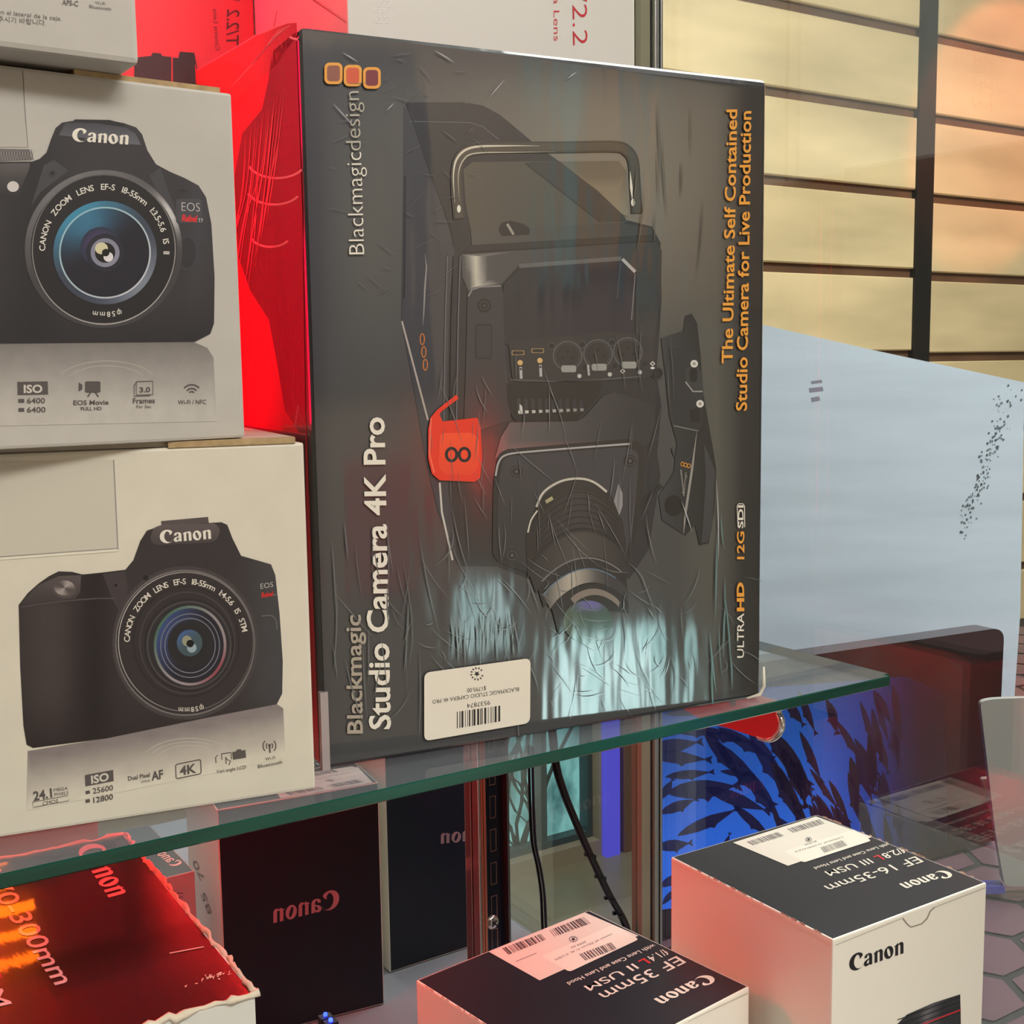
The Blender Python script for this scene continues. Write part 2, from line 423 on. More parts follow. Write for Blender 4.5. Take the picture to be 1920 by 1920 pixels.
# front wall with the big lit shop window low down, seen only in the mirror and in the glossy wrap
YF = -2.0
WINS = [(1.03, 1.22, 0.96, 1.21, 8.5), (1.33, 1.74, 0.72, 1.05, 13.0), (2.10, 2.54, 0.06, 0.66, 0.85)]
cuts = [-3.2]+[x for w in WINS for x in w[:2]]+[5.15]
bm = bmesh.new()
for a, b in zip(cuts[::2], cuts[1::2]): box_bm(bm, a, b, YF-0.12, YF, 0, 3.20)
for x0, x1, q0, q1, e in WINS:
    box_bm(bm, x0, x1, YF-0.12, YF, 0, q0); box_bm(bm, x0, x1, YF-0.12, YF, q1, 3.20)
struct(link('wall_front', finish(bm, 'wall_front'), PLASTER))
def window_view(k, dark, light):
    m = bpy.data.materials.new('window_daylight'); m.use_nodes = True
    nt = m.node_tree; N = nt.nodes; L = nt.links; N.remove(N['Principled BSDF'])
    tc = N.new('ShaderNodeTexCoord'); mp = N.new('ShaderNodeMapping'); mp.inputs['Scale'].default_value = (5, 5, 3)
    L.new(tc.outputs['Object'], mp.inputs[0])
    no = N.new('ShaderNodeTexNoise'); no.inputs['Scale'].default_value = 2.2; no.inputs['Detail'].default_value = 5; L.new(mp.outputs[0], no.inputs[0])
    cr = N.new('ShaderNodeValToRGB'); cr.color_ramp.elements[0].position = 0.35; cr.color_ramp.elements[0].color = (*dark, 1)
    cr.color_ramp.elements[1].position = 0.6; cr.color_ramp.elements[1].color = (*light, 1)
    L.new(no.outputs['Fac'], cr.inputs[0])
    e = N.new('ShaderNodeEmission'); L.new(cr.outputs[0], e.inputs[0]); e.inputs[1].default_value = k
    L.new(e.outputs[0], N['Material Output'].inputs[0]); return m
WFR = mat('window_frame_grey', (70, 84, 86), 0.5)
for i, (x0, x1, q0, q1, e) in enumerate(WINS):
    struct(box('window_%d' % (i+1), (x0, YF-0.11, q0), (x1, YF-0.09, q1), window_view(e, (.35, .62, .60) if i < 2 else (.12, .30, .30), (.72, .98, .96) if i < 2 else (.45, .92, .88))))
    bm = bmesh.new()
    for x in (x0+.01, x0+(x1-x0)*.52, x1-.01): box_bm(bm, x-.012, x+.012, YF-.09, YF-.04, q0, q1)
    for z in (q0+.012, q1-.012): box_bm(bm, x0, x1, YF-.088, YF-.042, z-.012, z+.012)
    o = link('trim_%d' % (i+1), finish(bm, 'window_frame'), WFR); struct(o)
rng = random.Random(4)
bm = bmesh.new(); x0_, x1_, q0, q1, e = WINS[2]
for k in range(12):
    x = rng.uniform(x0_+.05, x1_-.05); z = q0+0.02
    a = rng.uniform(-.5, .5); w = rng.uniform(.003, .008); p = [(x, z)]
    for j in range(7): a += rng.uniform(-.4, .4); x += math.sin(a)*.08; z += math.cos(a)*.08; p.append((min(max(x, x0_+.02), x1_-.02), min(z, q1-.02)))
    for (xa, za), (xb, zb) in zip(p, p[1:]):
        A_ = [bm.verts.new(q) for q in ((xa-w, YF-.085, za), (xa+w, YF-.085, za), (xa, YF-.07, za))]; B_ = [bm.verts.new(q) for q in ((xb-w*.8, YF-.085, zb), (xb+w*.8, YF-.085, zb), (xb, YF-.07, zb))]
        for i in range(3): bm.faces.new((A_[i], A_[(i+1) % 3], B_[(i+1) % 3], B_[i]))
wb = tag(link('bare_branches', finish(bm, 'bare_branches'), mat('branch_dark', (30, 52, 52), 0.8)), 'dark bare branches against the small teal shop window', 'branches'); wb['kind'] = 'stuff'
# dark merchandise panels, a pale board and a violet light strip on the front wall, all seen in the mirror
def wall_panel(name, x0, x1, z0, z1, c, label, cat, depth=0.03, **kw):
    return tag(box(name, (x0, YF+0.001, z0), (x1, YF+depth, z1), mat(name+'_'+str(c), c, 0.6, **kw), bevel=0.003), label, cat)
for x0, x1, z0, z1, c, nm in [(1.29, 1.39, 1.95, 3.0, (150, 200, 200), 'grey-green display panel high on the wall, nearest the shop windows'), (1.56, 1.61, 1.9, 2.9, (96, 160, 170), 'narrow dark teal display panel between two brown ones'), (1.41, 1.54, 2.0, 3.0, (206, 158, 104), 'brown display panel left of the narrow teal one'),
                          (1.63, 1.90, 1.9, 3.0, (190, 146, 92), 'wide brown display panel right of the narrow teal one'), (0.55, 0.95, 1.7, 2.5, (70, 72, 84), 'charcoal display panel at the far left of the shop wall'), (0.74, 0.93, 1.18, 1.52, (200, 44, 38), 'small red poster below the charcoal panel'),
                          (2.63, 3.3, 0.0, 2.4, (132, 98, 84), 'brown shelving panel right of the violet light strip')]:
    wall_panel('wall_panel', x0, x1, z0, z1, c, nm, 'panel')
vt = tag(box('light_strip', (2.55, YF+0.001, 0.0), (2.61, YF+0.03, 2.3), mat('violet_led', (90, 84, 205), 0.4, emit=(88, 78, 215), estr=1.0)), 'violet light strip upright on the wall beside the shop window', 'light')
for x0, x1, y0, y1 in ((0.0, 1.2, -1.5, -0.9), (-1.8, -0.6, -0.9, -0.3), (1.3, 2.8, 0.1, 0.7)):
    t = empty('ceiling_light', ((x0+x1)/2, (y0+y1)/2, 3.1), 'white square ceiling light panel, %s' % ('nearest the shop window', 'at the left side', 'over the display case')[int(x0 > -1)+int(x0 > 1)], 'light', 'ceiling light panels')
    box('frame', (x0, y0, 3.15), (x1, y1, 3.199), ALU, t); box('diffuser', (x0+.03, y0+.03, 3.14), (x1-.03, y1-.03, 3.15), LAMPE, t)

# ------------------------------------------------------------------ the display case
YM, XE, ZD = 0.68, 0.565, -0.495            # mirror plane, end pane, case deck (relative to the camera height)
dc = empty('display_case', (0.0, 0.4, 0.0), 'pale laminate base of the display case under the lens cartons', 'display case')
box('base', (-1.1, 0.06, 0.0), (XE+0.004, YM+0.03, H+ZD), DECK, dc, 0.002)
mp = tag(box('mirror_panel', (-1.1, YM, H+ZD+0.0005), (XE-0.017, YM+0.006, H+1.0), MIRROR), 'tall mirror closing the back of the display case, behind the slotted rail', 'mirror')
ep = tag(box('glass_end_pane', (XE, 0.06, H+ZD+0.0005), (XE+0.006, YM+0.004, H+1.0), GLASS_PANE), 'clear glass end pane of the case, right of the aluminium corner post', 'glass pane')
cp = empty('corner_post', (XE-0.008, YM, H+ZD), 'upright aluminium corner post with pale strip and dark seams', 'post')
z0, z1 = H+ZD+0.0005, H+1.0
box('pale_strip', (XE-0.0165, YM-0.006, z0), (XE-0.0085, YM+0.006, z1), CREAM_EDGE, cp)
box('seam', (XE-0.0085, YM-0.004, z0), (XE-0.0072, YM+0.006, z1), BLACKM, cp)
box('rail', (XE-0.0072, YM-0.010, z0), (XE-0.0036, YM+0.006, z1), ALU, cp, 0.0006)
box('seam', (XE-0.0036, YM-0.006, z0), (XE-0.0022, YM+0.006, z1), BLACKM, cp)
box('rail', (XE-0.0022, YM-0.010, z0), (XE-0.0002, YM+0.006, z1), ALU, cp, 0.0004)
# the glass shelf
SZ = -0.17
a0 = on_z(0, 1644, SZ); a1 = on_z(1672, 1264, SZ); SX, SY, TH = float(a1[0]), float((a0[1]+a1[1])/2), 0.0056
bm = bmesh.new(); box_bm(bm, -1.0, SX, SY, 0.677, H+SZ-TH, H+SZ)
bmesh.ops.recalc_face_normals(bm, faces=bm.faces[:])
ev = [e for e in bm.edges if all(abs(v.co.x-SX) < 1e-4 for v in e.verts) and abs(e.verts[0].co.z-e.verts[1].co.z) > 1e-3]
bmesh.ops.bevel(bm, geom=ev, offset=0.004, segments=4, affect='EDGES')
for f in bm.faces:
    f.normal_update(); f.material_index = 0 if abs(f.normal.z) > 0.7 else 1
bmesh.ops.bevel(bm, geom=[e for e in bm.edges if len(e.link_faces) == 2 and e.link_faces[0].material_index != e.link_faces[1].material_index], offset=0.0005, segments=1, affect='EDGES', material=1)
gs = tag(link('glass_shelf', finish(bm, 'glass_shelf'), [GLASS_SHELF, GLASS_EDGE]), 'clear glass shelf with green edge, carrying the camera boxes', 'shelf')
# slotted upright rail on the mirror
rx0, rx1 = float(on_plane(885, 1600, (0, YM, 0), (0, 1, 0))[0]), float(on_plane(943, 1600, (0, YM, 0), (0, 1, 0))[0])
ss = empty('slotted_rail', ((rx0+rx1)/2, YM, H+ZD), 'slotted chrome shelf rail fixed upright on the mirror', 'rail')
w = rx1-rx0
box('web', (rx0+w*.18, YM-0.0035, z0), (rx1-w*.05, YM-0.0005, z1), mat('dark_channel', (22, 24, 34), 0.25, coat=0.4), ss)
for f0, f1, m in ((0.0, .07, CHROME), (.09, .15, COPPERY), (.17, .25, COPPERY)): box('lip', (rx0+w*f0, YM-0.009, z0), (rx0+w*f1, YM-0.0008, z1), m, ss, 0.0005)
box('lip', (rx0+w*.93, YM-0.009, z0), (rx1, YM-0.0008, z1), mat('grey_chrome', (130, 134, 132), 0.2, metal=.9), ss, 0.0004)
for k in range(-3, 22):
    q = on_plane(919, 1515+62.5*k*-1+62.5*3, (0, YM-.004, 0), (0, 1, 0)); xc = rx0+w*.60; zc = float(q[2])
    if zc-.01 < z0 or zc+.01 > z1: continue
    P = [Vector((xc+sx*.0024, YM-.0036, zc+sz*.0078)) for sx, sz in ((-1, -1), (1, -1), (1, 1), (-1, 1))]
    bm = bmesh.new(); o = [bm.verts.new(p) for p in P]; i = [bm.verts.new((xc+(p.x-xc)*.66, YM-.0034, zc+(p.z-zc)*.88)) for p in P]
    for j in range(4): f = bm.faces.new((o[j], o[(j+1) % 4], i[(j+1) % 4], i[j])); f.material_index = 0
    f = bm.faces.new(i); f.material_index = 1
    link('slot', finish(bm, 'slot'), [COPPERY, BLACKM], ss)
sc = on_plane(922, 1728, (0, YM-.004, 0), (0, 1, 0))
bm = bmesh.new(); bmesh.ops.create_uvsphere(bm, u_segments=20, v_segments=10, radius=0.0052)
for v in bm.verts: v.co = Vector((v.co.x, v.co.y*.5, v.co.z))
me = finish(bm, 'screw', True); me.transform(Matrix.Translation((float(sc[0]), YM-.005, float(sc[2]))))
scr = link('screw', me, CHROME, ss)
bm = bmesh.new()
for k in (0, 1):
    a = math.radians(45+90*k); d = Vector((math.cos(a), 0, math.sin(a)))*.0026; e = Vector((-math.sin(a), 0, math.cos(a)))*.0005
    c = Vector((float(sc[0]), YM-.0079, float(sc[2])))
    bm.faces.new([bm.verts.new(c+p) for p in (d+e, -d+e, -d-e, d-e)])
cr = bpy.data.objects.new('cross_slot', finish(bm, 'cross_slot')); COL.objects.link(cr); cr.data.materials.append(BLACKM); cr.parent = scr; cr.matrix_parent_inverse = Matrix.Identity(4)
# the red shelf bracket
nose = on_z(1462, 1316, SZ-TH); XB = float(nose[0])
PB = (XB, 0, 0)
sb = empty('shelf_bracket', (XB, 0.5, H+SZ-TH), 'red shelf bracket with chromed nose under the right end of the glass shelf', 'bracket')
zt = H+SZ-TH-0.0003
def bp(x, y): q = on_plane(x, y, (XB, 0, 0), (1, 0, 0)); return (float(q[1]), float(q[2]))
nz = [bp(1459, 1335), bp(1465, 1352), bp(1464, 1368), bp(1454, 1381), bp(1440, 1386), bp(1422, 1381)]
bot = [bp(1375, 1366), bp(1330, 1354)]
prof = [(YM-0.012, zt), (nz[0][0]-.001, zt)]+nz+bot+[(0.56, zt-.014), (YM-0.012, zt-.012)]
bm = bmesh.new(); L_ = [bm.verts.new((XB-0.0016, y, z)) for y, z in prof]; R_ = [bm.verts.new((XB+0.0016, y, z)) for y, z in prof]
bm.faces.new(L_); bm.faces.new(R_[::-1])
for i in range(len(prof)): bm.faces.new((L_[i], R_[i], R_[(i+1) % len(prof)], L_[(i+1) % len(prof)]))
link('plate', finish(bm, 'plate'), mat('red_enamel', (200, 38, 52), 0.4, coat=.3), sb)
tube('chrome_nose', [(XB, y, z) for y, z in smooth_path([(nz[0][0]-.001, zt-.001)]+nz, 5)], 0.0019, CHROME, sb)
h = bp(1377, 1312); hole = [(XB-0.0018, h[0]+.0032*math.cos(t), h[1]+.0032*math.sin(t)) for t in [math.pi*k/8 for k in range(16)]]
bm = bmesh.new(); bm.faces.new([bm.verts.new(p) for p in hole]); link('hole', finish(bm, 'hole'), mat('hole_grey', (110, 116, 120), 0.3, metal=.6), sb)
# cables hanging in front of the mirror
cb = [on_plane(x, y, (0, YM-.0025, 0), (0, 1, 0)) for x, y in ((1034, 1300), (1040, 1378), (1047, 1440), (1062, 1490), (1082, 1540), (1100, 1582), (1122, 1630), (1145, 1678), (1176, 1735), (1190, 1800))]
c1 = tag(tube('cable', smooth_path(cb, 6), 0.0017, mat('cable_black', (16, 16, 18), 0.35, coat=.3)), 'black cable hanging slanted in front of the mirror, right of the slotted rail', 'cable')
for k, (x, y) in enumerate(((1112, 1607), (1131, 1648), (1149, 1689), (1165, 1718))):
    p = on_plane(x, y, (0, YM-.0035, 0), (0, 1, 0)); s = bpy.data.objects.new('cable_tie', box('t', tuple(p-np.array([.0022, .001, .0012])), tuple(p+np.array([.0022, .001, .0012])), MATS['cable_black']).data)
    bpy.data.objects.remove(bpy.data.objects['t']); COL.objects.link(s); s.parent = c1
cb = [on_plane(x, y, (0, YM-.0022, 0), (0, 1, 0)) for x, y in ((998, 1400), (1000, 1500), (1004, 1580), (1014, 1630), (1021, 1680), (1024, 1745), (1030, 1850))]
tag(tube('cable', smooth_path(cb, 5), 0.0010, mat('cable_navy', (24, 26, 44), 0.4)), 'thin dark cable close to the mirror, just right of the dark reflected carton', 'cable')
# the red LED sign hidden behind the stack of camera boxes: it reddens everything facing it
def turned(name, x0, x1, y0, y1, z0, z1, m, parent):
    bm = bmesh.new(); box_bm(bm, x0, x1, y0, y1, z0, z1); me = finish(bm, name)
    me.transform(Matrix.Translation((0.062, 0.621, 0)) @ Matrix.Rotation(math.radians(30), 4, 'Z')); return link(name, me, m, parent)
sg = empty('led_sign', (0.06, 0.62, H+SZ), 'glowing red LED light column standing on the shelf behind the camera boxes', 'light')
turned('housing', -.006, -.001, -.029, .029, H+SZ+.0004, H+0.32, BLACKM, sg)
turned('glow_panel', -.001, .001, -.027, .027, H+SZ+.003, H+0.315, mat('red_led', (255, 20, 24), 0.4, emit=(255, 6, 66), estr=15.0), sg)
sl = empty('led_strip', (-0.04, 0.65, H-0.186), 'glowing red and amber LED strip under the left end of the glass shelf', 'light')
box('holder', (-0.18, 0.652, H-0.237), (0.10, 0.658, H-0.1762), BLACKM, sl)
box('red_lens', (-0.18, 0.646, H-0.237), (0.10, 0.652, H-0.186), mat('red_led_bright', (255, 20, 24), 0.4, emit=(255, 16, 56), estr=6.0), sl)
for k in range(3):
    box('amber_row', (-0.17, 0.6445, H-0.228+k*.014), (0.12, 0.646, H-0.223+k*.014), mat('amber_led', (255, 120, 20), 0.4, emit=(255, 105, 16), estr=12.0), sl)
ub = empty('added_red_bar', (0.245, 0.607, H-0.182), 'short red light bar added unseen under the back of the glass shelf', 'light')  # added hidden light, reddens the left faces of the lens cartons
box('lens', (0.222, 0.600, H-0.1895), (0.266, 0.615, H-0.180), mat('added_red_glow', (255, 30, 30), .4, emit=(255, 34, 34), estr=120.0), ub)  # glowing part of the added red bar
box('holder', (0.220, 0.599, H-0.1798), (0.268, 0.616, H-0.1765), BLACKM, ub)
ld = on_plane(620, 1912, (0, YM-.004, 0), (0, 1, 0))
lo = empty('indicator_light', tuple(ld), 'tiny blue indicator light on a black stub low at the back of the case', 'light')
box('stub', (float(ld[0])-.004, YM-.007, H+ZD+.0004), (float(ld[0])+.004, YM-.0006, float(ld[2])-.001), BLACKM, lo)
tube('lens', [tuple(ld-np.array([0, 0, .001])), tuple(ld+np.array([0, 0, .0008]))], .0013, mat('blue_led', (30, 40, 255), .4, emit=(30, 50, 255), estr=12.0), lo)

# ------------------------------------------------------------------ beyond the end pane: counter, screen, board, tablets
ct = empty('counter', (2.0, 1.2, 0), 'dark purple-brown counter with hexagon tile top beyond the case', 'counter')
ZC = H-0.62
def hexmat():
    m = mat('hex_tile', (98, 68, 80), 0.35, coat=.2, noise=(6, .12, 3, (1, 1, 1))); return m
bm = bmesh.new(); box_bm(bm, 0.60, 2.6, 0.55, 1.75, 0, ZC); link('top', finish(bm, 'top'), mat('dark_grout', (30, 28, 34), .6), ct)
bm = bmesh.new(); r = 0.055
for i in range(36):
    for j in range(36):
        x = 0.66+i*r*1.5; y = -0.15+j*r*1.732+(i % 2)*r*.866
        if x > 2.55 or y > 1.7 or y < 0.61: continue
        vs = [bm.verts.new((x+(r-.0055)*math.cos(math.radians(60*k)), y+(r-.0055)*math.sin(math.radians(60*k)), ZC+.0015)) for k in range(6)]
        bm.faces.new(vs)
tt = link('tiles', finish(bm, 'tiles'), hexmat(), ct); tt['kind'] = 'stuff'
hd = np.array([_fx, _fy, 0]); sd = np.array([_fy, -_fx, 0])
# brushed pale board
PBD = hd*1.62; nB = -hd
bd = slab_from_px('pale_board', [(1150, 548), (1440, 611), (1640, 657), (1921, 717), (1913, 1150), (1886, 1560), (1150, 1560)], PBD, nB, .006,
                  mat('brushed_board', (224, 236, 252), 0.5, coat=.1, noise=(3.5, .07, 5, (1, 1, 9))))
for o in [bd]:
    # carry it down to the counter top
    for v in o.data.vertices:
        if v.co.z < H-0.50: v.co.z = ZC+0.003
tag(bd, 'large pale blue-grey brushed board standing behind the screen', 'board')
FB = Face(PBD, nB); pr = Print(FB); rg = random.Random(8)
for k in range(170):
    t = rg.random(); x = 1897-95*t+rg.gauss(0, 12-7*t); y = 730+270*t+rg.gauss(0, 10); s = rg.uniform(1.2, 4.2); g = rg.uniform(90, 150)
    pr.fill([(x, y), (x+s, y-s*.6), (x+s*1.3, y+s*.4), (x+.2*s, y+s*1.2)], (g, g+8, g+16), 1)
for x, y, w, hh in ((1520, 715, 20, 5), (1516, 728, 26, 8), (1520, 746, 16, 8)): pr.fill([(x, y), (x+w, y-3), (x+w+2, y+hh-3), (x+2, y+hh)], (150, 152, 170), 1)
pr.build('scuff_marks', mat('print_matt', None, .6, vcol=True), bd)['kind'] = 'stuff'
# the screen with a shoal of fish
yawm = math.radians(61.0); dm = hd*math.cos(yawm)+sd*math.sin(yawm); nm = np.array([dm[1], -dm[0], 0]); nm = nm if nm @ hd < 0 else -nm
q0 = hd*1.5+sd*(1.5*(1882-960)/FPX); PM = q0
ms = empty('screen', tuple(hd*1.38+sd*.35+np.array([0, 0, ZC])), 'dark framed screen showing a shoal of fish in blue water', 'screen')
out = round_poly([(1130, 1285), (1884, 1176), (1872, 1345), (1868, 1480), (1864, 1640), (1130, 1850)], 26, 6)
body = slab_from_px('casing', out, PM, nm, .03, mat('screen_casing', (42, 24, 27), 0.3, coat=.3), ms)
for v in body.data.vertices:
    if v.co.z < H-0.43: v.co.z = ZC+0.006
FS = Face(PM, nm, None, [(np.array([0, 0, 1.0]), ZC+.02, H)])
pr = Print(FS, 3)
def sea(x, y):
    t = min(1, max(0, (x-1540)/170.0)); g = .55+.45*min(1, (y-1250)/350)
    c = mixc((36*g, 86*g+8, 205*g), (16, 26, 92), t); return mixc(c, (22, 16, 26), max(0, (x-1625)/110.0))
pr.fill([(1140, 1312), (1700, 1268), (1770, 1300), (1775, 1640), (1700, 1652), (1245, 1705), (1140, 1712)], sea, 1, step=24)
def fish(x, y, L, Wd, ang, c=(10, 16, 46), lay=3, bend=0.0):
    a = math.radians(ang); up = [(-.5, 0), (-.3, .32), (0, .5), (.3, .30), (.5, 0), (.3, -.34), (0, -.5), (-.3, -.28)]
    up = [(-.52, .02), (-.40, .22), (-.2, .42), (.02, .50), (.08, .70), (.14, .46), (.32, .24), (.46, .06), (.60, .34), (.57, 0), (.60, -.34), (.46, -.06), (.30, -.26), (.1, -.46), (-.1, -.50), (-.3, -.40), (-.45, -.18)]
    P = []
    for u, v in up:
        px, py = u*L, v*Wd+bend*(u*u)*L
        P.append((x+px*math.cos(a)-py*math.sin(a), y+px*math.sin(a)+py*math.cos(a)))
    pr.fill(P, c, lay)
rg = random.Random(11)
for f in [(1262, 1398, 95, 26, -8), (1270, 1420, 110, 24, 4), (1290, 1452, 84, 17, -6), (1315, 1480, 128, 36, -6), (1270, 1512, 70, 20, -22), (1325, 1542, 118, 22, -24), (1262, 1585, 62, 22, -8), (1378, 1498, 122, 26, 20),
          (1352, 1412, 112, 24, 52), (1392, 1448, 150, 30, 48), (1425, 1485, 130, 26, 54), (1395, 1392, 110, 22, 30), (1440, 1428, 140, 28, 58), (1470, 1478, 120, 24, 66), (1350, 1378, 110, 20, 14), (1300, 1372, 90, 16, 4),
          (1455, 1395, 110, 22, 62), (1410, 1540, 90, 18, 40), (1360, 1585, 44, 12, -70), (1380, 1450, 60, 12, 8), (1300, 1335, 110, 15, -4), (1380, 1345, 120, 15, 18), (1250, 1480, 40, 16, -60), (1260, 1650, 50, 18, -30), (1255, 1680, 40, 12, -50)]:
    fish(*f, c=mixc((12, 20, 62), (8, 14, 50), rg.random()))
for k in range(58):
    x = rg.uniform(1455, 1690); y = rg.uniform(1325, 1590)
    fish(x, y, rg.uniform(55, 115), rg.uniform(11, 19), 58+24*(x-1455)/235+rg.gauss(0, 6), c=mixc((16, 12, 44), (24, 14, 30), rg.random()), lay=4)
pr.build('picture', mat('screen_picture', None, .25, vcol=True, emit=(255, 255, 255), estr=0.75, coat=.5), ms)
# two silver tablets leaning right of the screen
def tablet(name, pts, dist, label, tint, mark=False):
    P = hd*dist; t = empty(name, tuple(on_plane(*pts[-1], P, -hd)), label, 'tablet', 'silver tablets')
    slab_from_px('back_shell', round_poly(pts, 12, 5), P, -hd, .008, mat('tablet_alu_%d' % tint, (tint, tint-3, tint-9), .42, metal=.1), t)
    slab_from_px('rim', [(pts[-2][0]-44, pts[-2][1]+1), (pts[-2][0], pts[-2][1]+1), (pts[-2][0], pts[-2][1]+14), (pts[-2][0]-40, pts[-2][1]+14)], P, -hd, .008, mat('rim_violet', (76, 72, 170), .3), t)
    return t
tablet('tablet', [(1838, 1316), (1860, 1311), (1990, 1306), (1990, 1662), (1884, 1662), (1866, 1560)], 1.345, 'silver tablet standing in front at the right edge, rounded corners', 172)
tablet('tablet', [(1840, 1461), (1856, 1460), (1990, 1455), (1990, 1655), (1880, 1655), (1872, 1560)], 1.36, 'silver tablet standing behind the front one, mostly covered', 150)

# ------------------------------------------------------------------ carton materials
def prm(name, rough=0.45, coat=0.0, cr=0.08, bump=None, noise=None): return mat(name, None, rough, coat=coat, coat_rough=cr, vcol=True, bump=bump, noise=noise)
GREY_CARD = mat('grey_card', (190, 186, 177), 0.5, coat=.08, noise=(60, .035, 3, (1, 1, 1)))
CREAM_CARD = mat('cream_card', (222, 216, 197), 0.48, coat=.08, noise=(60, .03, 3, (1, 1, 1)))
KRAFT = mat('raw_cardboard', (176, 150, 108), 0.8, noise=(200, .2, 2, (1, 1, 1)))
PR_CARD = prm('print_on_card', .45, .08)
PR_PIC = prm('print_picture', .38, .12, .25, noise=(180, .05, 2, (1, 1, 1)))
WRAPB = (30, .42, (1.0, 1.0, .22), .0016)
PR_WRAP = mat('print_under_wrap', None, .5, coat=1.0, coat_rough=.07, bump=WRAPB, vcol=True, cior=1.72)
WRAP_BODY = mat('black_carton_wrapped', (40, 41, 43), .5, coat=.8, coat_rough=.10, bump=WRAPB)
CREASE = mat('film_crease', (150, 160, 160), .18, coat=1.0)
STICK = mat('sticker_paper', (236, 228, 208), .5)
INK = (40, 36, 38)

def plane_z(px, py, base):                  # height where a pixel meets the upright line over a base point
    n = np.array([_fx, _fy, 0]); return float(on_plane(px, py, base, n)[2])

# ------------------------------------------------------------------ big black studio-camera carton in shrink wrap
A = on_z(607, 1445, SZ); B = on_z(1427, 1309, SZ); angB = math.degrees(math.atan2(*(B-A)[1::-1])); wB = float(np.linalg.norm(B-A))
bmc = Carton('camera_carton', A+np.array([0, 0, .0003]), angB, wB, .168, .3045,
             'large black shrink-wrapped carton picturing a studio camera, standing on end on the glass shelf', 'box', mats=[WRAP_BODY], bevel=.0035, seg=3)
F = bmc.front(); pr = Print(F)
def bgB(x, y):
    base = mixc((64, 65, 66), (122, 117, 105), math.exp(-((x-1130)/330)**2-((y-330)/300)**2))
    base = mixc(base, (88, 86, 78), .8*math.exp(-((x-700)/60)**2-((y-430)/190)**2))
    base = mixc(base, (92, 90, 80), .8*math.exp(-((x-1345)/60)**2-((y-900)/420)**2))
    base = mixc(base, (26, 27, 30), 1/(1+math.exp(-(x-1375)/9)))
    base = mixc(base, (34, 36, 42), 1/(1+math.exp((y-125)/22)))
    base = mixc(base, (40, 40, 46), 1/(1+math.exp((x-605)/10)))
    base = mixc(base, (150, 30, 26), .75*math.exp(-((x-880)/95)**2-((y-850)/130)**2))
    return base
fr = [(563, 55), (1000, 110), (1431, 168), (1424, 700), (1421, 1300), (1010, 1371), (613, 1434), (590, 900)]
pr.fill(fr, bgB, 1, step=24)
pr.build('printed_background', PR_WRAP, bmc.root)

pr = Print(F, 2)
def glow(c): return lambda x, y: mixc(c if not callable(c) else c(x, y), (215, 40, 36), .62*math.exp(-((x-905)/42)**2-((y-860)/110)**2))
K1, K2, K3, K4 = (36, 38, 44), (66, 66, 73), (90, 90, 92), (24, 25, 30)
# sun hood and body silhouette
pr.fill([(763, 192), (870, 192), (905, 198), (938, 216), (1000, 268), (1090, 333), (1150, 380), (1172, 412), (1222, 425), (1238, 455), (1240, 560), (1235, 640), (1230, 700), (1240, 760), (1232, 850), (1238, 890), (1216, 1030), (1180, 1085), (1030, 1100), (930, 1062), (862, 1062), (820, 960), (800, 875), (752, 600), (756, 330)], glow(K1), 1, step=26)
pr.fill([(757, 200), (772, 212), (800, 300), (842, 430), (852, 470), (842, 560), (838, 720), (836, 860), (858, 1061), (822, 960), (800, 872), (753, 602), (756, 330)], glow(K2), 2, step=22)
pr.line([(762, 195), (775, 230), (808, 330), (846, 430), (850, 462)], 3, (18, 18, 24), 3)
pr.line([(768, 228), (880, 230), (905, 238), (935, 262)], 1.6, (110, 110, 118), 3)
pr.line([(759, 330), (758, 500), (757, 560)], 3, (16, 16, 20), 3)
pr.line([(753, 602), (802, 788)], 3.4, (178, 168, 158), 3); pr.line([(824, 905), (828, 960), (848, 1050)], 3.6, (200, 196, 186), 3)
# hood inside, light and dark strips
pr.fill([(868, 318), (885, 304), (1045, 302), (1110, 355), (1176, 414), (1168, 420), (884, 440), (872, 380)], lambda x, y: mixc((92, 88, 76), (74, 76, 74), (x-880)/300), 3, step=24)
pr.fill([(984, 305), (1046, 302), (1120, 358), (1172, 408), (1172, 416), (1124, 416)], (52, 54, 55), 4)
pr.line([(984, 306), (1124, 416)], 1.8, (30, 30, 30), 5)
pr.fill([(1048, 303), (1160, 302), (1174, 322), (1176, 406), (1166, 402), (1120, 358)], lambda x, y: mixc((110, 104, 88), (132, 124, 104), (y-300)/100), 5, step=20)
# front frame bars
pr.fill([(882, 434), (1160, 418), (1222, 428), (1225, 440), (884, 460)], lambda x, y: mixc((92, 90, 84), (58, 60, 62), (x-900)/300), 6, step=24)
pr.fill([(880, 460), (1225, 440), (1226, 452), (868, 474)], (38, 38, 40), 6)
pr.fill([(934, 431), (940, 418), (956, 414), (980, 420), (992, 428), (992, 440), (940, 443)], (24, 24, 26), 7); pr.line([(950, 420), (962, 440)], 5, (150, 146, 136), 8)
def upper(x, y):
    h = math.exp(-((x-(890+.10*(y-480)))/12)**2); return mixc(mixc((82, 82, 84), (50, 52, 56), (x-930)/300), (214, 208, 190), h*.9)
pr.fill([(864, 477), (1228, 453), (1240, 470), (1238, 560), (1225, 640), (1190, 640), (1192, 512), (1168, 486), (970, 500), (940, 532), (895, 537), (878, 548), (866, 520)], upper, 6, step=11)
pr.fill([(972, 503), (1166, 486), (1190, 514), (1184, 640), (1160, 646), (1100, 650), (955, 650), (940, 640), (943, 534)], lambda x, y: mixc((34, 34, 44), (30, 28, 48), (x-950)/240), 7, step=24)
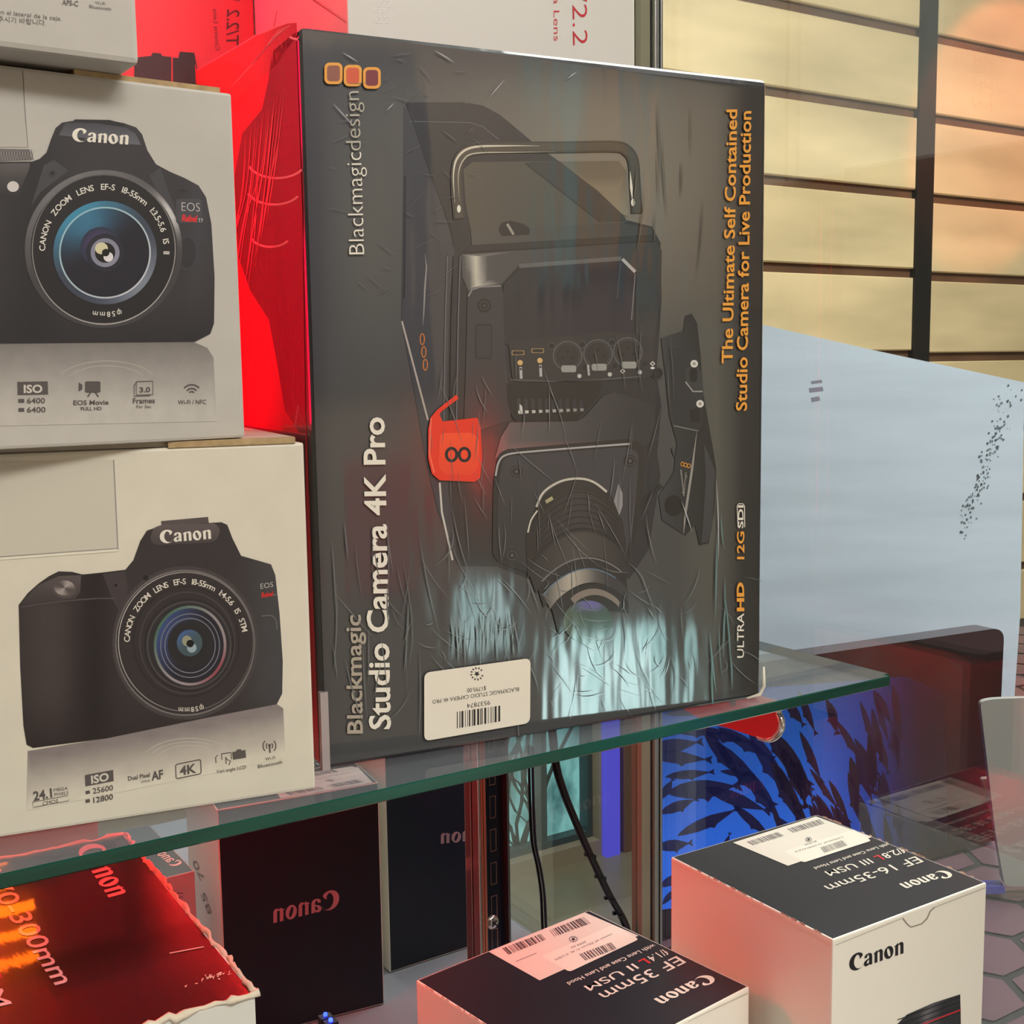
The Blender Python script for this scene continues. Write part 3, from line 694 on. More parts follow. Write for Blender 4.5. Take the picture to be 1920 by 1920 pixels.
pr.line([(972, 499), (1164, 485)], 8, (108, 108, 108), 8); pr.line([(1166, 486), (1190, 510)], 6, (176, 174, 172), 8); pr.line([(1190, 512), (1183, 600)], 1.8, (120, 120, 122), 8); pr.line([(1163, 492), (1156, 560)], 1.4, (90, 90, 94), 8)
# left plate with screw and slot
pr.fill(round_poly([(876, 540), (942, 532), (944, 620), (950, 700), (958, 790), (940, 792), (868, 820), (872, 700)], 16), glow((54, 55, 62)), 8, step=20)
pr.line([(877, 556), (884, 543), (900, 538), (938, 536)], 3, (130, 128, 128), 9)
pr.disc(907, 573, 13, 13, (14, 14, 18), 9); pr.ring(907, 573, 9, 9, 7, 7, (60, 60, 64), 10); pr.disc(907, 573, 3, 3, (60, 60, 64), 10)
pr.fill(rrect(889, 607, 922, 674, 5), (34, 34, 40), 9); pr.fill(rrect(893, 611, 919, 670, 4), (50, 50, 57), 10)
for xx in (834, 846, 858): pr.line([(xx+4, 480), (xx, 600), (xx-3, 780), (xx+2, 900)], 2.6, (112, 108, 116) if xx != 846 else (28, 28, 34), 9)
# connector panel
pr.fill(round_poly([(952, 640), (1150, 622), (1222, 632), (1226, 704), (1190, 712), (960, 716)], 12), (44, 46, 50), 9)
pr.line([(955, 712), (1060, 716), (1200, 706)], 2, (96, 98, 102), 10)
for i, (x, y) in enumerate(((1063, 667), (1120, 664), (1176, 660))):
    pr.ring(x, y, 28, 28, 25, 25, (92, 94, 98), 10); pr.disc(x, y, 25, 25, (24, 25, 28), 10); pr.ring(x, y, 23, 23, 21.5, 21.5, (76, 78, 82), 11); pr.disc(x+1, y, 20, 20, (38, 40, 44), 11)
    for dx, dy in ((-9, 4), (0, -8), (10, 3)): pr.disc(x+dx, y+dy, 3, 3, (12, 12, 14), 12)
    pr.fill(rrect(x-12, y+18, x+16, y+31, 4), (150, 150, 146), 13)
    pr.disc(x+22, y+38, 4, 4, (186, 186, 182), 13); pr.disc(x-30, y-18, 5, 5, (16, 16, 18), 12); pr.ring(x-30, y-18, 7, 7, 5.5, 5.5, (84, 86, 90), 12)
    pr.disc(x+32, y+22, 4, 4, (14, 14, 16), 12)
for x, y in ((970, 662), (1007, 658)):
    pr.fill(rrect(x-12, y-5, x+12, y+4, 2), (150, 122, 84), 11); pr.fill(rrect(x-10, y-3.5, x+10, y+2.5, 2), (30, 28, 26), 12)
    pr.disc(x+4, y+18, 5, 5, (214, 176, 112), 12); pr.line([(x+5, y+26), (x+6, y+48)], 5, (176, 176, 176), 12); pr.disc(x+5, y+30, 2, 2, (30, 30, 30), 13)
for x, y in ((1166, 696), (1222, 682)): pr.fill([(x, y-5), (x+5, y), (x, y+5), (x-5, y)], (205, 205, 200), 13); pr.disc(x, y, 2, 2, (30, 30, 30), 14)
pr.disc(1222, 690, 4, 2, (230, 230, 226), 13); pr.disc(1231, 700, 8, 8, (20, 20, 24), 12); pr.ring(1231, 700, 11, 11, 9, 9, (60, 62, 66), 12)
pr.line([(1101, 684), (1103, 704)], 4, (170, 170, 168), 12)
# vent slots
pr.fill(round_poly([(948, 719), (1130, 712), (1122, 742), (1088, 780), (1078, 787), (962, 790), (952, 760)], 10), (17, 17, 20), 10)
for k in range(10):
    x = 972+12.9*k; pr.fill([(x-4, 748+2*k*.3), (x+3, 746), (x+4, 774-.4*k), (x-2, 775-.4*k)], (58-2*k, 58-2*k, 56), 11); pr.fill([(x-2, 770-.5*k), (x+5, 770-.5*k), (x+5, 775-.5*k), (x-1, 776-.5*k)], (206-8*k, 204-8*k, 198-8*k), 12)
pr.fill([(973, 757), (978, 762), (979, 776), (973, 776)], (206, 204, 198), 12)
# lower metal band
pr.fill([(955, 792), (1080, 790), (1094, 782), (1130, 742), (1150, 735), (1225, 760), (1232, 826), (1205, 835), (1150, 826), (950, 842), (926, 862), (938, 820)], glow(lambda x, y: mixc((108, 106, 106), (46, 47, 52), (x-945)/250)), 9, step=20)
# front plate and its bright rim
pr.fill(round_poly([(934, 850), (950, 842), (1180, 822), (1208, 834), (1206, 900), (1192, 1000), (1172, 1072), (1030, 1090), (922, 1050), (924, 900)], 22), (28, 29, 33), 10)
pr.fill(round_poly([(942, 862), (955, 855), (1170, 838), (1196, 846), (1194, 900), (1184, 1000), (1166, 1060), (1030, 1078), (930, 1040), (934, 900)], 20), lambda x, y: mixc((62, 62, 70), (40, 41, 46), (y-850)/160*((1150-x)/260)), 11, step=22)
pr.line(smooth_path([(928, 892), (934, 866), (950, 852), (1000, 846), (1100, 838), (1180, 832)], 4), 3.4, (172, 170, 170), 12)
for x, y in ((967, 884), (1180, 864), (959, 1041)): pr.disc(x, y, 12, 11, (20, 20, 24), 12); pr.ring(x, y, 10, 9, 8, 7, (72, 72, 78), 13); pr.disc(x, y, 3, 3, (90, 90, 96), 13)
pr.fill([(1146, 955), (1158, 906), (1166, 925), (1166, 948), (1160, 966), (1152, 962)], (140, 138, 140), 12)
# the lens: stacked barrels seen from the front above
def barrel(L, R, up, L2, R2, up2, col, lay):
    def arc(a, b, h): return [(a[0]+(b[0]-a[0])*t, a[1]+(b[1]-a[1])*t-h*math.sin(math.pi*t)**.75) for t in [i/18 for i in range(19)]]
    pr.fill(arc(L, R, up)+arc(L2, R2, up2)[::-1], col, lay, step=15)
sh = lambda a, b: (lambda x, y: mixc(a, b, abs((x-1085)/95)**1.2))
barrel((986, 1035), (1172, 1010), 125, (1000, 1060), (1172, 1040), 108, (22, 22, 25), 13)
barrel((1002, 952), (1146, 930), 42, (984, 1020), (1168, 990), 58, sh((44, 44, 47), (20, 20, 22)), 14)
barrel((984, 1004), (1167, 978), 72, (988, 1086), (1172, 1050), 58, sh((60, 57, 60), (30, 29, 32)), 15)
for k in range(7): 
    t = k/6; pr.line([(985+4*t+(1167-985)*u, 1006+62*t+(-26)*u-(70-8*t)*math.sin(math.pi*u)**.75) for u in [i/20 for i in range(1, 20)]], 2.2, (20, 20, 23), 16)
barrel((990, 1076), (1172, 1046), 62, (1004, 1112), (1172, 1090), 52, sh((84, 80, 76), (34, 34, 38)), 16)
pr.line([(988+(1172-988)*u, 1068-28*u-62*math.sin(math.pi*u)**.75) for u in [i/20 for i in range(1, 20)]], 5, (22, 22, 25), 17)
barrel((1008, 1106), (1172, 1078), 48, (1018, 1140), (1176, 1118), 46, sh((40, 40, 44), (24, 24, 28)), 17)
pr.line([(1006+(1172-1006)*u, 1102-20*u-46*math.sin(math.pi*u)**.75) for u in [i/20 for i in range(1, 20)]], 2.2, (120, 118, 120), 18)
barrel((1018, 1118), (1176, 1106), 46, (1030, 1142), (1176, 1130), 44, lambda x, y: mixc((186, 178, 160), (56, 56, 62), abs(x-1068)/70), 18)
pr.line([(1017+(1176-1017)*u, 1117-10*u-46*math.sin(math.pi*u)**.75) for u in [i/20 for i in range(0, 18)]], 2, (88, 116, 140), 19)
barrel((1032, 1138), (1176, 1128), 40, (1046, 1190), (1178, 1150), 20, (26, 27, 32), 19)
barrel((1068, 1122), (1160, 1128), 22, (1075, 1132), (1158, 1138), 20, (128, 118, 108), 20)
pr.fill(ell(1100, 1165, 46, 40, n=30), lambda x, y: mixc(mixc((64, 96, 84), (96, 112, 90), (1100-x)/50), (110, 96, 178), math.exp(-((x-1105)/26)**2-((y-1133)/10)**2)), 21, step=9)
pr.line(smooth_path([(1004, 950), (1018, 922), (1050, 902), (1085, 897), (1112, 904), (1136, 922)], 5), 4.2, (196, 192, 178), 18)
pr.line(smooth_path([(988, 998), (994, 975), (1006, 957)], 4), 3, (205, 200, 186), 18)
pr.fill([(1020, 938), (1033, 930), (1036, 936), (1023, 944)], (170, 164, 120), 19)
# top handle
hp = smooth_path([(860, 410), (856, 370), (855, 325), (862, 296), (885, 281), (940, 277), (1060, 276), (1150, 275), (1174, 283), (1186, 302), (1189, 340), (1193, 400)], 6)
pr.line(hp, 21, (60, 56, 50), 12); pr.line(hp, 14, (82, 76, 64), 13)
pr.line(smooth_path([(851, 380), (849, 325), (858, 294), (884, 277), (940, 274), (1010, 274)], 6), 4.4, (214, 208, 188), 14, True)
pr.line(smooth_path([(860, 376), (858, 328), (868, 300), (890, 288), (960, 286), (1040, 285)], 6), 2.6, (190, 184, 166), 14, True)
pr.line([(1180, 322), (1182, 352), (1184, 376)], 5, (232, 226, 206), 14, True); pr.disc(859, 392, 3.5, 7, (236, 232, 216), 15); pr.disc(1185, 380, 3.5, 7, (240, 236, 220), 15)
# slim writing along the body side, orange squares
pr.line([(796, 476), (799, 500), (796, 540), (794, 585), (792, 612)], 3.2, (148, 144, 142), 5, True)
for y in (636, 660, 684): pr.ring(791+(y-636)*.12, y, 5, 11, 3, 9, (206, 120, 44), 6)
# side grip with knobs and strap
pr.fill([(1238, 634), (1280, 620), (1284, 592), (1296, 588), (1306, 606), (1312, 660), (1318, 740), (1334, 830), (1342, 880), (1338, 960), (1328, 1018), (1310, 1022), (1302, 984), (1284, 1004), (1262, 990), (1240, 975), (1234, 930), (1262, 886), (1268, 830), (1254, 780), (1246, 700)], lambda x, y: mixc((62, 63, 67), (26, 27, 31), (x-1240)/80), 8, step=22)
pr.fill([(1266, 795), (1312, 806), (1318, 740), (1306, 660), (1250, 650), (1254, 760)], (44, 45, 50), 9); pr.line([(1262, 798), (1308, 808)], 2, (120, 120, 120), 10)
pr.fill(round_poly([(1284, 690), (1304, 684), (1316, 700), (1316, 736), (1300, 736), (1284, 716)], 6), (60, 62, 66), 10); pr.line([(1284, 716), (1298, 734), (1316, 734)], 2.4, (160, 160, 156), 11)
pr.fill(rrect(1292, 690, 1306, 716, 5), (16, 16, 18), 11); pr.fill(rrect(1294, 766, 1312, 792, 5), (16, 16, 18), 11)
pr.disc(1300, 682, 7, 7, (218, 216, 206), 13); pr.disc(1311, 757, 7, 7, (218, 216, 206), 13); pr.disc(1300, 682, 3, 3, (150, 148, 140), 14); pr.disc(1311, 757, 3, 3, (150, 148, 140), 14)
pr.line([(1305, 810), (1296, 880), (1284, 960), (1280, 1002)], 5, (150, 148, 140), 12, True)
pr.disc(1262, 948, 17, 20, (12, 12, 14), 10); pr.ring(1278, 840, 20, 26, 18, 24, (60, 62, 66), 10, a0=180, a1=360)
for k in range(3): pr.ring(1278+6*k, 870+k*1.6, 3.6, 4.4, 2.2, 3, (224, 154, 50), 13)
pr.line([(1240, 910), (1205, 940), (1200, 955)], 8, (24, 25, 29), 7); pr.line([(1275, 880), (1281, 930)], 3, (120, 118, 116), 12)
pr.fill([(1318, 830), (1340, 882), (1334, 990), (1326, 1016), (1314, 1018), (1322, 900)], (66, 66, 70), 10)
pr.c = [tuple(q*.84 for q in c) if max(c) < 120 else c for c in pr.c]
pr.build('printed_camera_picture', PR_WRAP, bmc.root)

# red numbered tally tag printed beside the lens
pr = Print(F, 26)
TR = (236, 58, 34)
pr.fill([(853, 740), (858, 747), (826, 771), (822, 777), (828, 790), (893, 783), (899, 802), (902, 860), (898, 896), (888, 903), (822, 900), (808, 888), (801, 860), (801, 805), (806, 782), (818, 768)], TR, 1)
pr.fill(round_poly([(823, 812), (884, 811), (896, 822), (896, 876), (882, 890), (834, 890), (820, 878)], 8), lambda x, y: mixc((250, 84, 44), (240, 70, 40), (y-812)/80), 2, step=18)
pr.line([(806, 784), (803, 850), (812, 886)], 3, (250, 110, 84), 2)
for cx in (844.5, 868.5): pr.ring(cx, 852, 12.5, 14.5, 6.8, 9, INK, 3)
pr.build('tally_number_tag', prm('print_tally', .35, .5, .1), bmc.root)

# lettering
pr = Print(F, 26)
OR = (238, 164, 62); WH = (236, 230, 214)
for x0, y0, x1, y1, fc in ((606.5, 118.5, 640.5, 159, (146, 86, 66)), (642.7, 122.7, 676.6, 163, (218, 88, 50)), (678.8, 127, 712, 167.5, (124, 42, 50))):
    pr.fill(rrect(x0, y0, x1, y1, 10), OR, 1); pr.fill(rrect(x0+5, y0+5.5, x1-5, y1-5.5, 6), fc, 2)
PL = prm('print_letters', .45, .5, .1)
pr.build('orange_squares', PL, bmc.root); pr = Print(F, 26)
pr.text('Blackmagic', (681.5, 477), (675.6, 286), (-30.6, .4), WH, 2, -.012)
pr.text('design', (675.4, 283), (671, 172), (-30, .4), (190, 184, 166), 2, -.012)
pr.build('brand_lettering', PL, bmc.root); pr = Print(F, 26)
pr.text('Blackmagic', (678, 1374), (674, 1152), (-29.5, .4), (172, 162, 146), 2, .016)
pr.text('Studio Camera 4K Pro', (730, 1366), (717.8, 782), (-40.5, .6), WH, 2, .021)
pr.build('title_lettering', PL, bmc.root); pr = Print(F, 26)
pr.text('The Ultimate Self Contained', (1370.2, 681), (1379, 206), (-20.5, .3), OR, 2, .018)
pr.text('Studio Camera for Live Production', (1397, 770), (1405.4, 209), (-20.5, .3), OR, 2, .018)
pr.build('tagline_lettering', PL, bmc.root); pr = Print(F, 26)
pr.text('ULTRA', (1391.9, 1232.5), (1391.9, 1149), (-13, 0), WH, 2, .01); pr.text('HD', (1391.9, 1145.5), (1391.6, 1091), (-13, 0), OR, 2, .045)
pr.build('badge_lettering', PL, bmc.root); pr = Print(F, 26)
pr.text('12G', (1392.4, 1048), (1392.4, 996), (-13.5, 0), OR, 2, .02); pr.build('badge_lettering', PL, bmc.root); pr = Print(F, 26); pr.text('SDI', (1390.6, 990), (1391, 947), (-10, 0), WH, 2, .021)
pr.line([(1381, 988), (1379.5, 948), (1382, 944), (1390, 944), (1393, 948), (1393.6, 988)], 1.4, WH, 2)
pr.text('Blackmagic', (1281, 925), (1285, 885), (-5, -.5), (150, 146, 138), 2, 0)
pr.build('badge_lettering', PL, bmc.root)

# creases and scratches of the film, as fine raised ridges
rg = random.Random(21); pr = Print(F, 30)
def crease(x, y, L, a, bend, w, c, n=9):
    P = []
    for i in range(n+1):
        t = i/n; P.append((x, y)); x += math.cos(a)*L/n; y += math.sin(a)*L/n; a += bend/n
    pr.line(P, w, c, rg.randint(1, 3), True)
for k in range(120): crease(rg.gauss(1080, 170), rg.gauss(1180, 75), rg.uniform(18, 85), rg.uniform(.1, 2.4), rg.gauss(0, .8), rg.uniform(.8, 1.7), (110, 114, 114))
for k in range(36): crease(rg.uniform(820, 1260), rg.uniform(560, 1000), rg.uniform(25, 130), math.pi/2+rg.gauss(0, .12), rg.gauss(0, .12), rg.uniform(.7, 1.2), (104, 104, 104))
for k in range(46): crease(rg.gauss(1000, 130), rg.gauss(960, 120), rg.uniform(40, 130), math.pi*.42+rg.gauss(0, .22), rg.gauss(0, .3), rg.uniform(.7, 1.3), (126, 128, 130))
for k in range(24): crease(rg.uniform(610, 800), rg.uniform(960, 1240), rg.uniform(60, 200), math.pi/2+rg.gauss(-.05, .10), rg.gauss(0, .14), rg.uniform(1.0, 2.6), (98, 104, 106))
for k in range(40): crease(rg.uniform(840, 960), rg.uniform(1145, 1185), rg.uniform(35, 75), math.pi/2+rg.gauss(0, .06), 0, rg.uniform(1.2, 2.6), (100, 106, 104))
for k in range(40): crease(rg.uniform(590, 900), rg.uniform(90, 560), rg.uniform(10, 50), rg.uniform(-.9, .9)+math.pi*rg.randint(0, 1), rg.gauss(0, .2), rg.uniform(.7, 1.2), (100, 102, 108))
for k in range(9): crease(rg.uniform(1325, 1372), rg.uniform(930, 1240), rg.uniform(50, 170), math.pi/2+rg.gauss(0, .06), rg.gauss(0, .1), rg.uniform(1.4, 3.4), (92, 128, 128))
for k in range(9): crease(rg.uniform(1180, 1350), rg.uniform(190, 420), rg.uniform(60, 170), math.pi/2+rg.gauss(0, .04), rg.gauss(0, .06), rg.uniform(1.2, 2.4), (92, 90, 80))
for x, y, L, a in ((640, 100, 34, .5), (812, 96, 44, .5), (915, 184, 45, -.9), (622, 195, 55, .8), (1060, 150, 24, -.7), (722, 210, 22, -.85), (1275, 940, 60, 1.2), (1340, 900, 150, 1.5)):
    crease(x, y, L, a, .1, 2, (176, 178, 184))
pr.build('film_creases', mat('crease_film', None, .3, coat=1.0, coat_rough=.12, vcol=True, cior=1.8), bmc.root)['kind'] = 'stuff'

# left side of the carton: lens barrels, red glow put into the print colour
FL = bmc.left(); pr = Print(FL)
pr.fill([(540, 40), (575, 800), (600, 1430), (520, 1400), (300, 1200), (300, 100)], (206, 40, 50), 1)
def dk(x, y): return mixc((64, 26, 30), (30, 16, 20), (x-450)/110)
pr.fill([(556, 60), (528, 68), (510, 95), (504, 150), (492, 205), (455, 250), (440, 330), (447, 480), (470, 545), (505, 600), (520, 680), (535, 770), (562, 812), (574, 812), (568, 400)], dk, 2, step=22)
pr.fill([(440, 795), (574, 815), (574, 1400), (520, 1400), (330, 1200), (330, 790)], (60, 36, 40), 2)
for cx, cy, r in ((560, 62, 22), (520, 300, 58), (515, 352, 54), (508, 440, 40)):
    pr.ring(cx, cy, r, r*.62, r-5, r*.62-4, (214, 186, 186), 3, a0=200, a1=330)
pr.text('BLACKMAGIC', (556, 798), (562, 760), (-4, 0), (200, 180, 176), 4)
rg = random.Random(5)
for k in range(16):
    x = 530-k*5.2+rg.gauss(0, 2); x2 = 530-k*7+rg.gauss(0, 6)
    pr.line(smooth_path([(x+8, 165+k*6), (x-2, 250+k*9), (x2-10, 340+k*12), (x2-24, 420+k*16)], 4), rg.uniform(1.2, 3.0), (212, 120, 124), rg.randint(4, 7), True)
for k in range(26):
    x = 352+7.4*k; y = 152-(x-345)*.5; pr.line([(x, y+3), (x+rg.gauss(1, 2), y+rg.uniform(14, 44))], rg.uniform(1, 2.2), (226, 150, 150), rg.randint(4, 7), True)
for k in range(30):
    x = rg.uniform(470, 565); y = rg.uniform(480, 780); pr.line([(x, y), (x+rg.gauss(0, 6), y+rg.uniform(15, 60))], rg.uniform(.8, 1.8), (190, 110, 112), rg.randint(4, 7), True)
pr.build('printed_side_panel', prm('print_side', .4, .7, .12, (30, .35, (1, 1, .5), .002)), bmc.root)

FT = Face(bmc.c, -bmc.u, None, [(bmc.v, 0.0, .183)]); pr = Print(FT, 1)  # shrink film fin over the edge, reflected red glow put into its colour
top = [(557, 42), (540, 43), (520, 50), (498, 60), (480, 66), (462, 78), (430, 96), (400, 114), (370, 132), (338, 151)]
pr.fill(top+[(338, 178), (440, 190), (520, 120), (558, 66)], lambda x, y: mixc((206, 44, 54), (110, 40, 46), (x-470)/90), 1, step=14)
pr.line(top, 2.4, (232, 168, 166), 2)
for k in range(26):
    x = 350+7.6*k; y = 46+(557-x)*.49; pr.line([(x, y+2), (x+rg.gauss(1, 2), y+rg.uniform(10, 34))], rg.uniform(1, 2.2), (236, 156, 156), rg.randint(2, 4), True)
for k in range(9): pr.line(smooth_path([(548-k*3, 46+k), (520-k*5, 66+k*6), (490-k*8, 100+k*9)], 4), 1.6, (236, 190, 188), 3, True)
pr.build('film_seam', prm('print_film', .35, .9, .1), bmc.root)
# price sticker
pr = Print(F, 34)
pr.fill(round_poly([(793, 1260), (992, 1232.5), (991, 1354), (793, 1388)], 12, 5), (238, 230, 212), 1); stk = pr.build('price_sticker', prm('sticker', .5), bmc.root)
pr = Print(F, 36); rg = random.Random(3)
pr.text('$1795.00', (908.5, 1285), (873, 1289.5), (0, 8), INK, 1); pr.text('BLACKMAGIC STUDIO CAMERA 4K PRO', (970, 1287), (808, 1311), (.4, 7.5), INK, 1); pr.text('9537874', (916, 1311.5), (873, 1318), (.3, 8.5), INK, 1)
barcode(pr, [(854, 1333), (935, 1321.5), (935, 1351), (854, 1364)], INK, 1, rg)
def star(pr, cx, cy, r, c, lay, rot=90):
    pr.fill([(cx+(r if i % 2 == 0 else r*.42)*math.cos(math.radians(rot+36*i)), cy+(r if i % 2 == 0 else r*.42)*math.sin(math.radians(rot+36*i))) for i in range(10)], c, lay)
star(pr, 891.5, 1262, 6.2, INK, 1)
for k in range(11):
    a = math.radians(20+k*30); pr.line([(891.5+9*math.cos(a), 1262+9*math.sin(a)), (891.5+12.5*math.cos(a), 1262+12.5*math.sin(a))], 2.6, (70, 66, 64), 1)
o = pr.build('barcode', prm('ink', .6), None); o.parent = stk
# tape corner and crushed lower corners
o = bmc.slab('corner_tape', (-.0008, -.0012, -.0001), (.0026, .002, .034), mat('clear_tape', (170, 158, 156), .2, coat=.8))
tube('crushed_corner', [tuple(bmc.pt(wB-.010, -.0012, .0012)), tuple(bmc.pt(wB-.002, -.0014, .0022)), tuple(bmc.pt(wB+.001, -.0008, .006)), tuple(bmc.pt(wB+.001, -.0006, .016))], [.0006, .0010, .0011, .0005], mat('torn_paper', (214, 208, 190), .8), bmc.root, 6)

# ------------------------------------------------------------------ SL-type kit carton (lower of the two picture cartons)
A = on_z(0, 1572, SZ); B = on_z(592, 1480, SZ); a_ = math.atan2((B-A)[1], (B-A)[0]); u_ = (B-A)/np.linalg.norm(B-A)
wC = .232; Cc = B-u_*wC
ztop = (plane_z(577, 832, B)+plane_z(0, 850, A))/2
c3 = Carton('camera_carton', Cc+np.array([0, 0, .0003]), math.degrees(a_), wC, .100, ztop-(H+SZ)-.0003, 'cream camera kit carton with 4K mark, resting directly on the glass shelf', 'box', mats=[CREAM_CARD], bevel=.0012)
F = c3.front(); pr = Print(F)
# pale printed reflection under the camera, then the picture
def refl(x, y):
    base = 1337+(x-518)*-.19; t = min(1, max(0, (y-base)/84)); return mixc((136, 127, 125), (222, 216, 197), t**.75)
pr.fill([(52, 1408), (200, 1384), (400, 1343), (519, 1320), (531, 1328), (535, 1420), (400, 1450), (200, 1490), (50, 1520)], refl, 1, step=17)
for r in (96, 84, 72): pr.ring(356, 1436, r, r*.55, r-1.6, r*.55-1.6, (190, 184, 176), 2, a0=30, a1=150)
def bodyc(x, y):
    c = mixc((54, 49, 50), (70, 62, 62), math.exp(-((x-95)/45)**2)*(y > 1135)); c = mixc(c, (36, 32, 34), math.exp(-((x-175)/35)**2)); c = mixc(c, (66, 66, 68), 1/(1+math.exp(-(x-470)/12))); return mixc(c, (38, 33, 34), max(0, (y-1300)/140))
pr.fill([(302, 977), (390, 969), (392, 984), (303, 992)], (88, 80, 80), 2)
pr.fill([(35, 1134), (52, 1112), (72, 1094), (92, 1080), (110, 1071), (135, 1072), (155, 1077), (195, 1073), (235, 1068), (250, 1050), (263, 1014), (275, 995), (300, 986), (415, 979), (426, 984), (436, 1010), (452, 1042), (470, 1047), (508, 1058), (516, 1078), (524, 1150), (530, 1240), (529, 1300), (519, 1320), (400, 1343), (200, 1384), (62, 1402), (50, 1396), (44, 1360), (38, 1250)], bodyc, 3, step=19)
pr.fill([(39, 1132), (70, 1098), (110, 1080), (152, 1078), (150, 1110), (140, 1122), (60, 1132)], lambda x, y: mixc((92, 84, 84), (64, 58, 60), (y-1080)/50), 4, step=14)
pr.line(smooth_path([(38, 1138), (110, 1128), (180, 1122), (215, 1122)], 5), 2.5, (84, 76, 78), 5)
pr.fill([(192, 1076), (234, 1071), (240, 1100), (232, 1160), (214, 1130)], (66, 60, 62), 4)
pr.disc(121, 1103, 22, 18, (88, 80, 80), 5); pr.disc(121, 1102, 19, 14, lambda a, t: mixc((168, 158, 152), (84, 78, 78), .5+.5*math.cos(math.radians(2*a+70))), 6); pr.disc(217, 1097, 3, 2.4, (12, 12, 12), 5)
pr.fill(round_poly([(287, 990), (302, 984), (403, 981), (413, 992), (408, 1010), (395, 1017), (290, 1022), (281, 1012)], 6), lambda x, y: mixc((98, 88, 88), (74, 68, 68), (y-984)/34), 5, step=14)
pr.word((300, 1018), (396, 1010), (-1, -17), WH, 6)
cx, cy = 347, 1205
pr.fill([(cx+(136+(1.6 if i % 2 else 0))*math.cos(math.pi*i/90), cy-(143+(1.6 if i % 2 else 0))*math.sin(math.pi*i/90)) for i in range(180)], (70, 65, 66), 5)
pr.ring(cx, cy, 131, 137, 128, 134, (120, 114, 112), 6); pr.disc(cx, cy, 129, 134, (50, 46, 48), 6); pr.ring(cx+1, cy-2, 127, 131, 125.4, 129.4, lambda a, t: mixc((90, 86, 86), (190, 186, 180), .5-.5*math.cos(math.radians(a+20))), 7)
pr.ring(cx+2, cy-2, 100, 104, 98, 102, (38, 35, 37), 7); pr.ring(cx+4, cy, 90, 96, 88, 94, (72, 68, 70), 7)
for r, c in ((84, (40, 38, 42)), (80, (70, 66, 68)), (76, (44, 42, 46))): pr.disc(cx+7, cy+4, r, r*1.04, c, 8+(84-r)//4)
def rc(a, t):
    g = math.cos(math.radians(a-140)); return mixc(mixc((150, 142, 142), (74, 108, 92), max(0, g)), (150, 60, 74), max(0, math.cos(math.radians(a+40)))**6*.8)
pr.ring(cx+9, cy+5, 68, 75, 63, 70, rc, 11); pr.disc(cx+9, cy+5, 63, 70, lambda a, t: mixc((34, 34, 44), (60, 78, 130), t*max(0, math.cos(math.radians(a-150)))), 11)
for r in (56, 48): pr.ring(cx+9, cy+5, r, r*1.08, r-1.8, r*1.08-1.8, (120, 124, 134), 12)
pr.disc(cx+9, cy+2, 42, 44, lambda a, t: mixc((26, 28, 32), (40, 40, 44), t), 12)
pr.disc(cx+8, cy, 24, 25, lambda a, t: mixc((66, 86, 92), (72, 100, 150), max(0, math.cos(math.radians(a-130)))*t), 13); pr.disc(cx+3, cy-4, 9, 10, (150, 152, 128), 14); pr.disc(cx+12, cy+9, 9, 9, (150, 172, 178), 14); pr.disc(cx+9, cy+1, 7, 7, (14, 14, 18), 15)
pr.ring_text('CANON  ZOOM  LENS  EF-S  18-55mm  1:4-5.6  IS  STM', cx+2, cy-2, 106, 108, 180, 10, 15.5, (226, 220, 206), 9)
pr.ring_text('φ58mm', cx, cy, 113, 121, -72, -97, 13, (220, 214, 200), 9)
pr.line(smooth_path([(490, 1155), (508, 1154), (517, 1163), (519, 1180)], 5), 2.2, (104, 102, 104), 6)
pr.text('EOS', (488.5, 1104), (512, 1100), (-.6, -10), (206, 202, 196), 6, -.01); pr.text('Rebel', (489.5, 1120), (511, 1117), (1, -9), (212, 44, 44), 6, .04); pr.text('SL3', (511.5, 1117), (518, 1116), (0, -4), (150, 148, 146), 6)
pr.disc(273, 1083, 5, 5, (30, 28, 30), 6)
pr.build('printed_camera_picture', PR_PIC, c3.root)
pr = Print(F, 3); G1 = (92, 86, 82)
def row(pr, items, c): [pr.text(t, p0, p1, up, c, 2, b) for t, p0, p1, up, b in items]
row(pr, [('24.1', (63, 1501), (98, 1494), (-1.6, -17), .03), ('MEGA', (101, 1484), (127, 1480), (0, -6), 0), ('PIXELS', (102, 1492.5), (128, 1488.5), (0, -6), 0), ('CMOS', (80, 1510), (109, 1504.5), (-.3, -7.5), 0),
         ('25600', (174, 1488), (212, 1481), (-.4, -10.5), .015), ('12800', (175, 1505), (212, 1498), (-.4, -10.5), .015), ('Dual Pixel', (240, 1463.5), (281, 1456), (-.5, -8), .02), ('CMOS', (264, 1468), (281, 1465), (0, -4.5), 0), ('AF', (284, 1463), (306, 1458.5), (-.7, -16.5), .03),
         ('4K', (337, 1453.5), (368, 1447.5), (-.7, -17), .03), ('Vari angle LCD', (406, 1449.5), (461, 1440.5), (-.3, -6.5), 0), ('Wi-Fi', (497, 1426), (516, 1422.5), (0, -6), 0), ('Bluetooth', (483.5, 1440), (529, 1431), (-.3, -6.5), 0)], G1)
for Q in ([(61, 1503.5), (128, 1491), (128.5, 1501), (61.5, 1513.5)],): pr.line(Q+[Q[0]], 1, G1, 2)
pr.fill([(159, 1453), (212, 1443), (213, 1464), (160, 1474)], G1, 2); pr.text('ISO', (171, 1469), (204, 1462.5), (-.7, -15), (216, 210, 196), 3, .03)
Q = round_poly([(329, 1433), (376, 1423.5), (377, 1450), (330, 1460)], 4); pr.line(Q+[Q[0]], 1.8, G1, 2)
